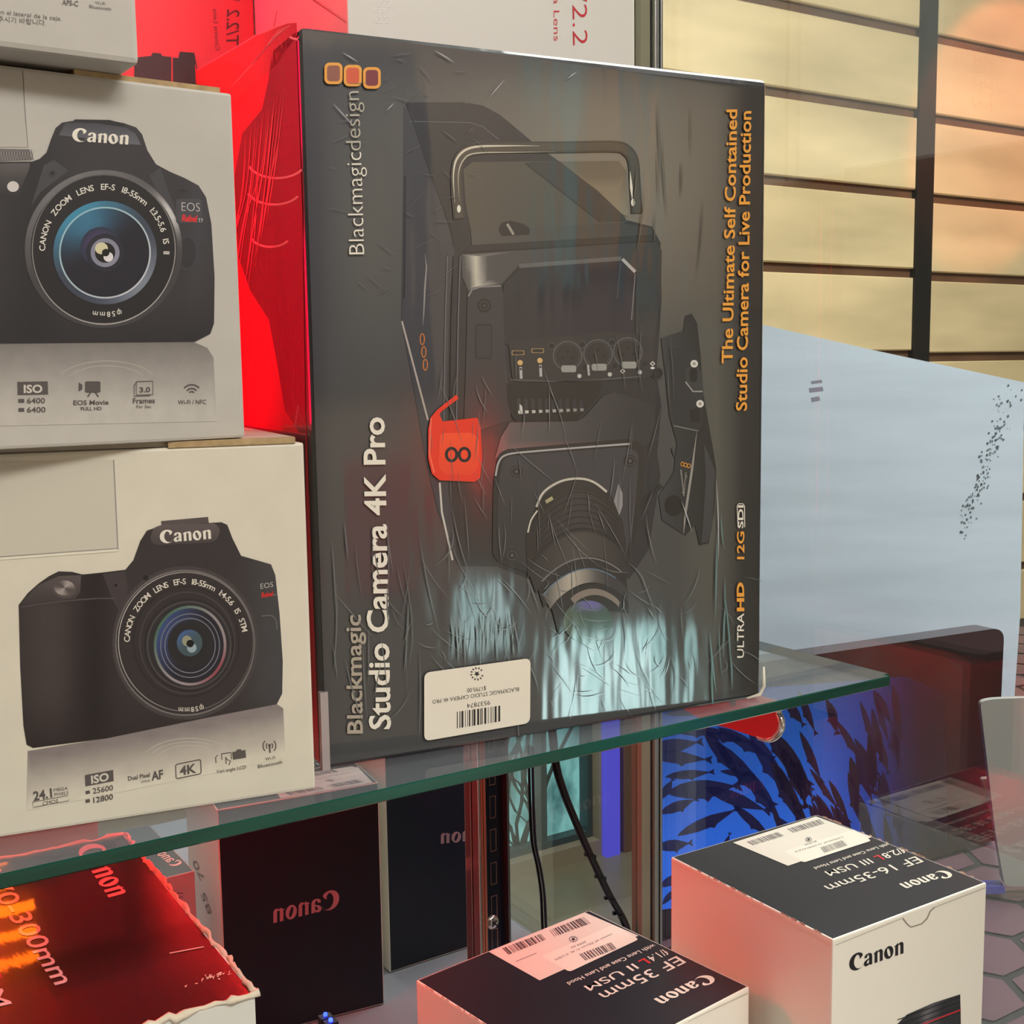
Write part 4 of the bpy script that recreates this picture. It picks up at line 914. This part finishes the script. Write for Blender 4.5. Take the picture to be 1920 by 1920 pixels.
for x, y in ((160, 1483), (160, 1499)): pr.fill([(x, y), (x+8, y-1.5), (x+9, y+4), (x+1, y+6)], G1, 2)
pr.fill([(435, 1410), (442, 1408.5), (444, 1405), (451, 1404), (453, 1407), (460, 1405.5), (461, 1420), (437, 1424)], G1, 2)
pr.line([(416, 1424), (415, 1413), (433, 1410.5), (434, 1423)], 1.8, G1, 2); pr.line([(424, 1432), (423, 1419), (426, 1424), (432, 1426), (429, 1434)], 1.6, G1, 2); pr.line([(405, 1430), (404, 1420), (408, 1415)], 1.5, G1, 2)
for r in (7, 13):
    for a in (0, 180): pr.ring(505, 1398, r, r*1.05, r-2, r*1.05-2, G1, 2, n=14, a0=a-48, a1=a+48)
pr.line([(505, 1397), (506, 1411)], 3, G1, 2); pr.disc(505, 1397, 2.6, 2.6, G1, 2)
pr.build('printed_lettering', PR_CARD, c3.root)
# tuck flap pressed into the upper left, slightly darker cream, with its raised seam
pr = Print(F, 1); pr.fill([(-60, 868), (213, 862), (221, 1030), (-60, 1050)], (207, 201, 184), 1); fl = pr.build('tuck_flap', prm('print_flap', .5), c3.root)
pr = Print(F, 2); pr.line([(-60, 1052), (221, 1031.5)], 4.5, (234, 228, 208), 1); pr.line([(213, 862), (221, 1030)], 2, (150, 145, 140), 2); pr.line([(-60, 1048), (219, 1028)], 1.5, (160, 155, 148), 3)
o = pr.build('seam', prm('print_seam', .5), None); o.parent = fl
c3.slab('lid_edge', (wC-.052, -.0004, c3.h-.0001), (wC-.0035, .004, c3.h+.0022), KRAFT)
c3.slab('lid_sheet', (0.0, .003, c3.h+.0002), (wC-.003, .096, c3.h+.0022), mat('cream_lid', (206, 198, 182), .5))

# ------------------------------------------------------------------ T-type kit carton standing on it
zt = float(c3.c[2]+c3.h+.0024)
B = on_z(460, 821, zt-H); ang = 2.63; u_ = np.array([math.cos(math.radians(ang)), math.sin(math.radians(ang)), 0]); wT = .215
zT1 = (plane_z(441, 170, B)+plane_z(0, 115, B-u_*.0962))/2
c7 = Carton('camera_carton', B-u_*wT, ang, wT, .088, zT1-zt, 'grey camera kit carton with blue-ringed lens picture, stacked on the cream one', 'box', mats=[GREY_CARD], bevel=.0012)
F = c7.front(); pr = Print(F)
def refl7(x, y): return mixc((118, 113, 110), (190, 186, 177), min(1, max(0, (y-640)/128))**.8)
pr.fill([(-60, 640), (362, 641), (388, 652), (400, 670), (406, 790), (-60, 800)], refl7, 1, step=18)
for r in (80, 64): pr.ring(200, 720, r*1.2, r*.55, r*1.2-1.6, r*.55-1.6, (176, 171, 162), 2, a0=25, a1=155)
def b7(x, y):
    c = mixc((52, 50, 54), (36, 35, 39), max(0, (y-560)/90)); c = mixc(c, (34, 34, 38), math.exp(-((x-60)/60)**2)); return mixc(c, (62, 62, 68), math.exp(-((x-372)/22)**2-((y-420)/120)**2))
pr.fill([(-60, 278), (55, 280), (60, 300), (-60, 304)], (112, 108, 106), 2)
for k in range(13): pr.line([(-2+k*5, 281), (2+k*5, 300)], 1.1, (62, 60, 60), 3); pr.line([(4+k*5, 281), (-1+k*5, 300)], 1.1, (160, 156, 150), 3)
pr.fill([(-60, 304), (60, 303), (74, 298), (87, 286), (95, 262), (104, 240), (116, 230), (140, 226), (200, 225), (232, 231), (255, 239), (266, 252), (276, 282), (292, 308), (318, 322), (346, 334), (372, 348), (386, 370), (396, 420), (402, 520), (401, 606), (394, 626), (365, 641), (-60, 645)], b7, 3, step=19)
pr.fill([(137, 227), (140, 224), (205, 225), (235, 233), (232, 238)], (30, 30, 34), 4)
pr.fill([(-60, 308), (56, 306), (54, 318), (40, 350), (34, 372), (-60, 372)], lambda x, y: mixc((88, 84, 84), (40, 39, 42), (y-308)/60), 4, step=14); pr.disc(24, 350, 11, 10, (206, 202, 198), 5)
pr.fill([(82, 310), (100, 300), (128, 320), (76, 360), (58, 386)], (66, 66, 71), 4); pr.fill([(300, 315), (316, 360), (330, 395), (336, 420), (300, 370), (280, 330)], (66, 66, 71), 4)
pr.fill([(122, 231), (180, 231), (236, 240), (253, 250), (264, 272), (230, 270), (190, 262), (110, 254)], lambda x, y: mixc((64, 64, 72), (98, 98, 106), (y-231)/32), 5, step=14)
pr.word((134, 264), (240, 271.5), (1.4, -17.5), WH, 6)
cx, cy = 194, 467
pr.disc(cx, cy, 149, 149, (50, 49, 53), 5); pr.ring(cx, cy, 148, 148, 136, 136, lambda a, t: mixc(mixc((64, 62, 64), (112, 110, 112), max(0, math.cos(math.radians(a-115)))), (206, 204, 202), max(0, math.cos(math.radians(a-28)))**24*(t > .2)*(t < .9)), 6)
pr.disc(cx, cy, 137, 138, (30, 29, 32), 7); pr.ring(cx, cy+1, 135, 141, 133, 139, lambda a, t: mixc((90, 88, 88), (180, 176, 172), .5+.5*math.cos(math.radians(a+80))), 8)
pr.ring_text('CANON  ZOOM  LENS  EF-S  18-55mm  1:3.5-5.6  IS  II', cx+1, cy+2, 111, 113, 181, -4, 16, (228, 224, 214), 9)
pr.ring_text('φ58mm', cx, cy, 116, 118, -73, -101, 14, (224, 220, 210), 9)
gx, gy = 196, 474
def blu(a, t): return mixc(mixc((58, 66, 82), (62, 140, 172), max(0, math.cos(math.radians(a-125)))**1.5), (176, 184, 196), max(0, math.cos(math.radians(a+40)))**3*.55)
pr.ring(gx, gy, 97, 97, 84, 84, blu, 10); pr.ring(gx, gy, 86, 86, 83, 83, lambda a, t: mixc((150, 190, 200), (196, 198, 204), .5-.5*math.cos(math.radians(a-130))), 11)
pr.disc(gx, gy, 83, 83, lambda a, t: mixc((26, 27, 40), (56, 116, 148), max(0, math.cos(math.radians(a-122)))**2*min(1, t*1.5)), 11)
pr.disc(gx-8, gy-10, 38, 38, lambda a, t: mixc((120, 74, 140), (38, 46, 66), t), 12); pr.disc(gx, gy, 36, 36, (34, 36, 50), 13); pr.ring(gx, gy, 27, 27, 19, 19, (136, 136, 154), 14)
pr.disc(gx, gy, 19, 19, (18, 18, 20), 14); pr.disc(gx-7, gy-8, 12, 11, (216, 208, 170), 15); pr.disc(gx+6, gy+8, 9, 9, (226, 222, 222), 15); pr.disc(gx+1, gy, 7, 7, (16, 16, 18), 16)
pr.disc(350, 474, 20, 32, (62, 62, 68), 4); pr.disc(350, 474, 17, 29, (46, 46, 51), 5)
pr.fill(rrect(329, 373, 378, 419, 5), (70, 70, 76), 6); pr.text('EOS', (340, 395.5), (374, 397), (0, -17), (214, 212, 208), 7, -.02); pr.text('Rebel', (340, 414.5), (368, 416), (1.5, -12), (214, 44, 48), 7, .05); pr.text('T7', (370.5, 416.5), (380, 417), (0, -7), (214, 212, 208), 7)
for k in range(3): pr.disc(338+5*k, 357+k*.6, 1.4, 1.4, (16, 16, 18), 7)
pr.disc(98, 325, 7, 7, (34, 34, 38), 6); pr.ring(98, 325, 6, 6, 4.8, 4.8, (84, 84, 90), 7)
pr.build('printed_camera_picture', PR_PIC, c7.root)
pr = Print(F, 3); G2 = (84, 78, 76)
pr.fill([(32, 716), (89, 715), (90, 739.5), (33, 740.5)], G2, 2); pr.text('ISO', (44, 736.5), (79, 736), (0, -15), (206, 200, 188), 3, .03)
row(pr, [('6400', (50, 756.5), (84, 756), (0, -10.5), .015), ('6400', (50, 773.5), (85, 773), (0, -10.5), .015), ('EOS Movie', (137, 759.5), (203, 758.5), (0, -9), .02), ('FULL HD', (151, 769.5), (190, 769), (0, -6.5), .02),
         ('3.0', (261, 735.5), (281, 735), (0, -9.5), .03), ('Frames', (248.5, 756.5), (290, 755.5), (0, -10), .02), ('Per Sec', (255.5, 765.5), (283, 765), (0, -6), 0), ('Wi-Fi / NFC', (333, 758.5), (386, 757.5), (0, -8.5), .01)], G2)
pr.fill(rrect(159, 715, 188, 736, 3), G2, 2); pr.fill([(147, 717), (154, 721), (154, 730), (147, 734)], G2, 2); pr.line([(170, 735), (164, 744)], 2.6, G2, 2); pr.line([(178, 735), (184, 744)], 2.6, G2, 2)
Q = [(255, 715.5), (286, 714.5), (286, 740), (255, 740.5)]; pr.line(Q+[Q[0]], 1.6, G2, 2); pr.line([(255, 718), (251, 722), (251, 743), (281, 742)], 1.6, G2, 2)
for r in (20, 13, 7): pr.ring(359, 740, r, r, r-2.6, r-2.6, G2, 2, n=16, a0=42, a1=138)
for x, y in ((34, 748), (34, 765)): pr.fill([(x, y), (x+11, y), (x+11, y+7), (x, y+7)], G2, 2)
pr.build('printed_lettering', PR_CARD, c7.root)
pr = Print(F, 1); pr.line([(42, 128), (46, 200), (52, 276)], 1.8, (142, 137, 130), 1); pr.fill([(-60, 112), (42, 122), (51, 276), (-60, 276)], (184, 180, 171), 1)
pr.build('tuck_flap', prm('print_flap', .5), c7.root)
k7 = wT
c7.slab('lid_edge', (wT-.058, .0003, c7.h-.0004), (wT-.0045, .004, c7.h+.0016), KRAFT)
# the carton above it, mostly out of frame, made taller to block light
zu = float(c7.c[2]+c7.h+.0018); B = on_z(262, 121, zu-H); A = on_z(0, 88, zu-H); aU = math.degrees(math.atan2(*(B-A)[1::-1]))
aU = max(-12, min(8, aU)); u_ = np.array([math.cos(math.radians(aU)), math.sin(math.radians(aU)), 0]); B[1] = max(B[1], B[1])
c9 = Carton('camera_carton', B-u_*.2, aU, .2, .085, .34, 'grey camera carton on top of the stack with small grey print', 'box', mats=[GREY_CARD], bevel=.002)
F = c9.front(); pr = Print(F, 1)
row(pr, [('APS-C', (116, 9), (146, 12), (.4, -10), .02), ('Wi-Fi', (178, 8), (197, 10), (0, -6), 0), ('Bluetooth', (167, 15), (208, 20), (.2, -6.5), 0), ('la camara en el lateral de la caja.', (-60, 19), (115, 39), (.4, -8), 0), ('확인해 주시기 바랍니다.', (-45, 36), (86, 48), (.4, -9), 0)], (104, 98, 94))
pr.build('printed_lettering', PR_CARD, c9.root)
pr = Print(F, 1); pr.line([(-60, 80), (0, 88), (120, 104), (208, 122)], 1.6, (150, 144, 136), 1); pr.build('bottom_fold', prm('print_seam', .5), c9.root)

# ------------------------------------------------------------------ white cinema-lens carton resting on the black one
Yb = .6785; Xm = float(on_plane(450, 60, (0, Yb, 0), (0, 1, 0))[0]); t_ = float(on_plane(652, 30, (0, Yb, 0), (0, 1, 0))[0]); Yf = Yb*Xm/t_
Xr = float(on_plane(1190, 60, (0, Yf, 0), (0, 1, 0))[0]); zb = float(bmc.c[2]+bmc.h+.0004)
cw = Carton('lens_carton', (Xm, Yf, zb), 0, Xr-Xm, Yb-Yf, .23, 'white cinema lens carton with red T/2.2, standing on top of the black carton', 'box', mats=[mat('white_card', (226, 222, 214), .45, coat=.1)], bevel=.001)
F = cw.front(); pr = Print(F, 1); RD = (206, 44, 56)
pr.text('T/2.2', (1072, -52), (1074, 85), (29, -1), RD, 1, -.01); pr.build('size_lettering', PR_CARD, cw.root); pr = Print(F, 1)
pr.text('Cinema Lens', (1037, -92), (1038, 77), (11.5, 0), RD, 1, -.005)
pr.build('printed_lettering', PR_CARD, cw.root)
pr = Print(F, 1)
for i in range(3):
    for j in range(7):
        x, y = 708+i*10+(j % 2)*5, -20+j*10; pr.line([(x+4*math.cos(math.radians(60*k+30)), y+4*math.sin(math.radians(60*k+30))) for k in range(7)], 1.2, (250, 248, 244), 1)
pr.build('embossed_hexagons', PR_CARD, cw.root)
F = cw.left(); pr = Print(F, 1)
pr.line([(588, 0), (652, 42)], 2.4, (150, 120, 112), 1); pr.build('flap_seam', PR_CARD, cw.root); pr = Print(F, 1); pr.line([(566, -20), (652, 38)], 1.5, (214, 190, 180), 1); pr.line([(520, 20), (512, 60)], 1.2, (180, 140, 136), 1)
pr.build('flap_seam', PR_CARD, cw.root)
# added carton standing in for a mirror reflection, red light put into its colour
Yn = .655; xr = float(on_plane(449, 60, (0, Yn, 0), (0, 1, 0))[0])
cn = Carton('lens_carton', (.128, Yn, H+SZ+.0004), 0, Xm-.0008-.128, .020, .42, 'added slim carton standing in for a reflected red-lit T/2.2, behind the stack of camera boxes', 'box', mats=[mat('red_lit_card', (214, 44, 62), .45, coat=.1)], bevel=.001)
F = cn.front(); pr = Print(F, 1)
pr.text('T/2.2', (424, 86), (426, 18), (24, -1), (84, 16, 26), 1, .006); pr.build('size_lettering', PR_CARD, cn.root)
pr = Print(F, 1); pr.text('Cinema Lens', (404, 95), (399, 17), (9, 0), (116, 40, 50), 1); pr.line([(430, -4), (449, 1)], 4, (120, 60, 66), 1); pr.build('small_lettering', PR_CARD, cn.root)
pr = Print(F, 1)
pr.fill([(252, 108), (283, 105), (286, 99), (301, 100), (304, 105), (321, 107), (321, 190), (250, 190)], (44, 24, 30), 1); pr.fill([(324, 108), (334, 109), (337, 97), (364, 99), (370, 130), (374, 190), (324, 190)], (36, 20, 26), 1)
pr.build('printed_lens_picture', PR_CARD, cn.root)  # picture on the added stand-in carton

# ------------------------------------------------------------------ lens cartons on the case deck
DZ = H+ZD+.0006
def lens_carton(BL, FR, zrel, ang, label):
    """Top-left-back and top-front-right corners as seen, at a given top height."""
    P, Q = on_z(*BL, zrel), on_z(*FR, zrel); a = math.radians(ang); u = np.array([math.cos(a), math.sin(a), 0]); v = np.array([-math.sin(a), math.cos(a), 0])
    w = float((Q-P) @ u); d = float((P-Q) @ v); c = P-v*d; c[2] = DZ
    return Carton('lens_carton', c, ang, w, d, H+zrel-DZ, label, 'box', mats=[mat('cream_lens_card', (240, 234, 218), .42, coat=.15), mat('black_lens_card', (36, 40, 48), .45, spec=.3, coat=.14, coat_rough=.22, bump=(60, .12, (1, 6, 1), .0006))], topi={'top': 1, 'back': 1}, bevel=.0009)
e16 = lens_carton((1258, 1607), (1850, 1655), -.275, -.67, 'cream and black wide zoom lens carton EF 16-35mm, at the right against the end pane')
e35 = lens_carton((780, 1838), (1405, 1850), -.315, 6.9, 'cream and black prime lens carton EF 35mm, left of the taller lens carton')
LR = (206, 40, 48)
LT = prm('print_lens_top', .42, .3, .2)
F = e16.top(); pr = Print(F, 1)
pr.word((1772, 1631), (1685, 1658), (14, 8.4), WH, 1); pr.text('EF 16-35mm', (1716, 1606), (1544, 1662), (17, 10.5), WH, 1, .003); pr.text('f/2.8', (1688, 1590), (1651, 1602.5), (13, 8.4), WH, 1, .01); pr.text('L', (1647, 1603.5), (1637, 1607), (13, 8.4), LR, 1, .02)
pr.text('III USM', (1627, 1610), (1545, 1635), (13, 8.4), WH, 1, .003); pr.text('with Lens Case and Lens Hood', (1667, 1580), (1525, 1627), (6, 4), WH, 1, .01); pr.build('printed_lettering', LT, e16.root)
pr = Print(F, 2); pr.fill([(1374.4, 1580.5), (1530, 1531.4), (1638, 1569), (1616, 1577), (1477.5, 1624)], (226, 221, 206), 1)
pr.fill(round_poly([(1470, 1597), (1600, 1556), (1634, 1577), (1507, 1618)], 5), (236, 230, 214), 2); st = pr.build('sticker', prm('sticker', .5), e16.root)
pr = Print(F, 5); rg = random.Random(2); GI = (120, 118, 116)
barcode(pr, [(1400, 1579), (1458, 1561), (1470, 1568), (1412, 1586)], GI, 1, rg); barcode(pr, [(1476, 1555), (1536, 1537), (1546, 1545), (1488, 1562)], GI, 1, rg); barcode(pr, [(1538, 1590), (1580, 1576), (1590, 1586), (1546, 1600)], GI, 1, rg)
star(pr, 1516, 1575, 4, (60, 58, 60), 1); pr.ring(1516, 1575, 6, 4.4, 4.8, 3.4, GI, 1); pr.text('$2199.00', (1530, 1577), (1508, 1584), (2, 2.4), GI, 1); pr.text('CANON EF 16-35MM F2.8 III', (1580, 1569), (1490, 1597), (2, 2.4), GI, 1)
o = pr.build('barcode', prm('ink', .6), None); o.parent = st
F = e16.front(); pr = Print(F, 1)
pr.word((1592, 1822), (1694, 1787), (0, -22), (26, 24, 30), 1); pr.build('printed_lettering', PR_CARD, e16.root)
pr = Print(F, 1)
pr.fill([(1800, 1864), (1802, 1960), (1660, 1960), (1672, 1930), (1700, 1902), (1750, 1880)], lambda x, y: mixc((40, 40, 48), (110, 108, 112), math.exp(-((x-1740)/14)**2)), 1, step=14)
for k in range(4): pr.line([(1682+k*4, 1912+k*9), (1800, 1869+k*9)], 1.6, (18, 18, 22), 2)
pr.line([(1700, 1931), (1801, 1893)], 2.6, (196, 44, 54), 3); pr.build('printed_lens_picture', PR_PIC, e16.root)
pr = Print(F, 1); pr.line([(1692, 1721), (1701, 1733), (1708, 1738), (1728, 1732), (1738, 1722), (1744, 1708), (1752, 1701)], 2.4, (150, 144, 128), 1); pr.line([(1566, 1772), (1690, 1722)], 1.6, (186, 180, 162), 1); pr.line([(1752, 1701), (1848, 1664)], 1.6, (186, 180, 162), 1)
pr.build('thumb_notch', PR_CARD, e16.root)
F = e16.left(); pr = Print(F, 1); pr.line([(1262, 1616), (1420, 1700), (1556, 1772)], 2.2, (240, 226, 206), 1); pr.build('flap_seam', PR_CARD, e16.root)
def chips(cn, edge, n, seed, m):
    r = random.Random(seed); bm = bmesh.new()
    for k in range(n):
        t = r.uniform(.05, .95); p = edge[0]*(1-t)+edge[1]*t; s = r.uniform(.0006, .0028); h = r.uniform(.0003, .0009)
        d = (edge[1]-edge[0])/np.linalg.norm(edge[1]-edge[0])
        q = [p-d*s, p-d*s*.2+np.array([0, 0, h]), p+d*s, p+np.array([0, 0, -h])]
        c = v3(p-np.array([0, .0012, 0])); vs = [bm.verts.new(v3(x)+Vector((0, 0, .0002))) for x in q]; cc = bm.verts.new(c)
        bm.faces.new(vs)
        for i in range(4): bm.faces.new((vs[i], vs[(i+1) % 4], cc))
    return link('worn_edge', finish(bm, 'worn_edge'), m, cn.root)
WORN = mat('worn_white_edge', (226, 218, 200), .8)
chips(e16, (e16.pt(0, 0, e16.h), e16.pt(0, e16.d, e16.h)), 26, 1, WORN); chips(e16, (e16.pt(e16.w, 0, e16.h), e16.pt(e16.w, e16.d, e16.h)), 22, 2, WORN)
chips(e35, (e35.pt(0, 0, e35.h), e35.pt(0, e35.d, e35.h)), 22, 3, WORN)
F = e16.back(YM); pr = Print(F, 1); pr.word((933, 1571), (826, 1582), (0, -19), (196, 160, 165), 1); pr.build('back_lettering', PR_CARD, e16.root)

F = e35.top(); pr = Print(F, 1)
pr.word((1325, 1826), (1225, 1874), (16, 9), WH, 1); pr.text('EF 35mm', (1268, 1793), (1121, 1864), (20, 12.5), WH, 1, .004); pr.text('f/1.4', (1243, 1780), (1212, 1795), (13.5, 9), WH, 1, .003); pr.text('L', (1208, 1797), (1196, 1803), (13.5, 9), LR, 1, .02)
pr.text('II USM', (1186, 1807), (1094, 1850), (13.5, 9), WH, 1, .004); pr.text('with Lens Case and Lens Hood', (1225, 1770), (1062, 1843), (7, 5), WH, 1, .01); pr.build('printed_lettering', LT, e35.root)
pr = Print(F, 2); pr.fill([(912.7, 1783), (1095, 1710.7), (1197, 1755), (1012, 1839)], (222, 214, 200), 1)
pr.fill(round_poly([(1015, 1794), (1150, 1734), (1198, 1762), (1068, 1823)], 6), (232, 226, 210), 2); st = pr.build('sticker', prm('sticker', .5), e35.root)
pr = Print(F, 5); rg = random.Random(7)
barcode(pr, [(942, 1779), (1016, 1751), (1026, 1762), (954, 1791)], (74, 66, 70), 1, rg); barcode(pr, [(1030, 1745), (1094, 1720), (1108, 1732), (1040, 1757)], (74, 66, 70), 1, rg); barcode(pr, [(1086, 1790), (1145, 1768), (1156, 1780), (1098, 1802)], (74, 66, 70), 1, rg)
star(pr, 1075, 1762, 5, (50, 44, 50), 1); pr.ring(1075, 1762, 8, 5.6, 6.6, 4.4, (110, 100, 104), 1); pr.text('2099.99', (1098, 1765), (1070, 1776), (2, 3.2), (100, 90, 94), 1); pr.text('canon ef 35mm f1.4L II USM', (1147, 1751), (1040, 1799), (2.2, 3.2), (110, 100, 104), 1); pr.line([(967, 1804), (1006, 1788)], 1.3, (150, 130, 132), 1)
o = pr.build('barcode', prm('ink', .6), None); o.parent = st
F = e35.back(YM); pr = Print(F, 1); pr.word((636, 1700), (512, 1731), (0, -25), (214, 150, 158), 1); pr.build('back_lettering', PR_CARD, e35.root)
F = e35.left(YM); pr = Print(F, 1); pr.text('70', (384, 1648), (368, 1612), (-8, 4), (120, 96, 80), 1); pr.text('85', (398, 1712), (384, 1672), (-8, 4), (120, 96, 80), 1); pr.build('pen_marks', PR_CARD, e35.root)
F = e35.front(); pr = Print(F, 1); pr.line([(1290, 1914), (1402, 1862)], 2.2, (186, 180, 162), 1); pr.build('flap_seam', PR_CARD, e35.root)

# black telephoto carton at the lower left, torn white edges
z7 = -.25; P = on_z(205, 1557, z7); Q = on_z(470, 1851, z7)
ct7 = Carton('lens_carton', (float(Q[0])-.26, float(Q[1]), DZ), -1.2, .26, float(P[1]-Q[1])-.004, H+z7-DZ, 'large black-topped telephoto lens carton under the left end of the glass shelf, edges torn white', 'box',
             mats=[mat('pale_lens_card', (222, 222, 210), .42, coat=.15), mat('black_gloss_card', (20, 17, 19), .35, spec=.15, coat=.9, coat_rough=.06, bump=(40, .16, (6, 1, 1), .0006))], topi={'top': 1}, bevel=.0012)
F = ct7.top(); pr = Print(F, 1)
pr.word((143, 1590), (204, 1684), (33, -9), (232, 206, 206), 1); GL = prm('print_gloss', .3, .9, .06); pr.build('brand_lettering', GL, ct7.root); pr = Print(F, 1); pr.text('EF 70-300mm', (-62, 1604), (104, 1848), (40, -10), (232, 206, 206), 1, .01)
pr.build('size_lettering', GL, ct7.root); pr = Print(F, 1); pr.text('f/4-5.6L IS USM', (-190, 1620), (-10, 1890), (34, -8), (232, 206, 206), 1, .01); pr.build('small_lettering', GL, ct7.root)
rg = random.Random(9)
def torn(cn, a, b, n, r, seed, name='torn_edge'):
    g = random.Random(seed); pts = []; rad = []
    for i in range(n+1):
        t = i/n; p = a*(1-t)+b*t; pts.append(tuple(p+np.array([g.gauss(0, .0006), g.gauss(0, .0006), g.gauss(0, .0004)]))); rad.append(r*g.uniform(.45, 1.25))
    return tube(name, pts, rad, mat('torn_card', (226, 214, 190), .85), cn.root, 6)
h7, w7, d7 = ct7.h, ct7.w, ct7.d
torn(ct7, ct7.pt(w7, 0, h7), ct7.pt(w7, d7, h7), 60, .0013, 1); torn(ct7, ct7.pt(w7, 0, h7), ct7.pt(.03, 0, h7), 70, .0016, 2); torn(ct7, ct7.pt(w7, d7, h7), ct7.pt(.05, d7, h7), 50, .0012, 3)
pr = Print(F, 2)
pr.line([(318, 1788), (382, 1776)], 2, (222, 190, 180), 1)
for k in range(26):
    x = 365+rg.gauss(35, 24); y = 1843-(x-365)*.35+rg.gauss(0, 3); pr.fill([(x, y), (x+rg.uniform(2, 8), y-rg.uniform(0, 3)), (x+rg.uniform(1, 6), y+rg.uniform(1, 4))], (232, 222, 200), 1)
pr.build('scuffs', PR_CARD, ct7.root)['kind'] = 'stuff'

# small low lens carton, seen only in the mirror between the telephoto carton and the prime one
V = on_z(365, 1633, -.36); xs, ys = float(V[0]), 2*YM-float(V[1])
if ys > 0.53: ys = 0.53
cs = Carton('lens_carton', (xs-.078, ys-.11, DZ), 0, .078, .11, H-.36-DZ, 'small navy-topped lens carton reflected in the mirror between two larger cartons', 'box', mats=[mat('grey_small_card', (206, 190, 188), .45), mat('navy_card', (26, 32, 52), .4, coat=.3)], topi={'top': 1}, bevel=.0008)
F = cs.top(YM); pr = Print(F, 1); pr.word((325, 1626), (286, 1596), (14, -5), (225, 200, 190), 1); pr.build('printed_lettering', PR_CARD, cs.root)
F = cs.back(YM); pr = Print(F, 1)
for k in range(5): pr.line([(318, 1676+k*8), (343, 1674+k*8)], 1.6, (120, 96, 100), 1)
pr.build('fine_print', PR_CARD, cs.root)
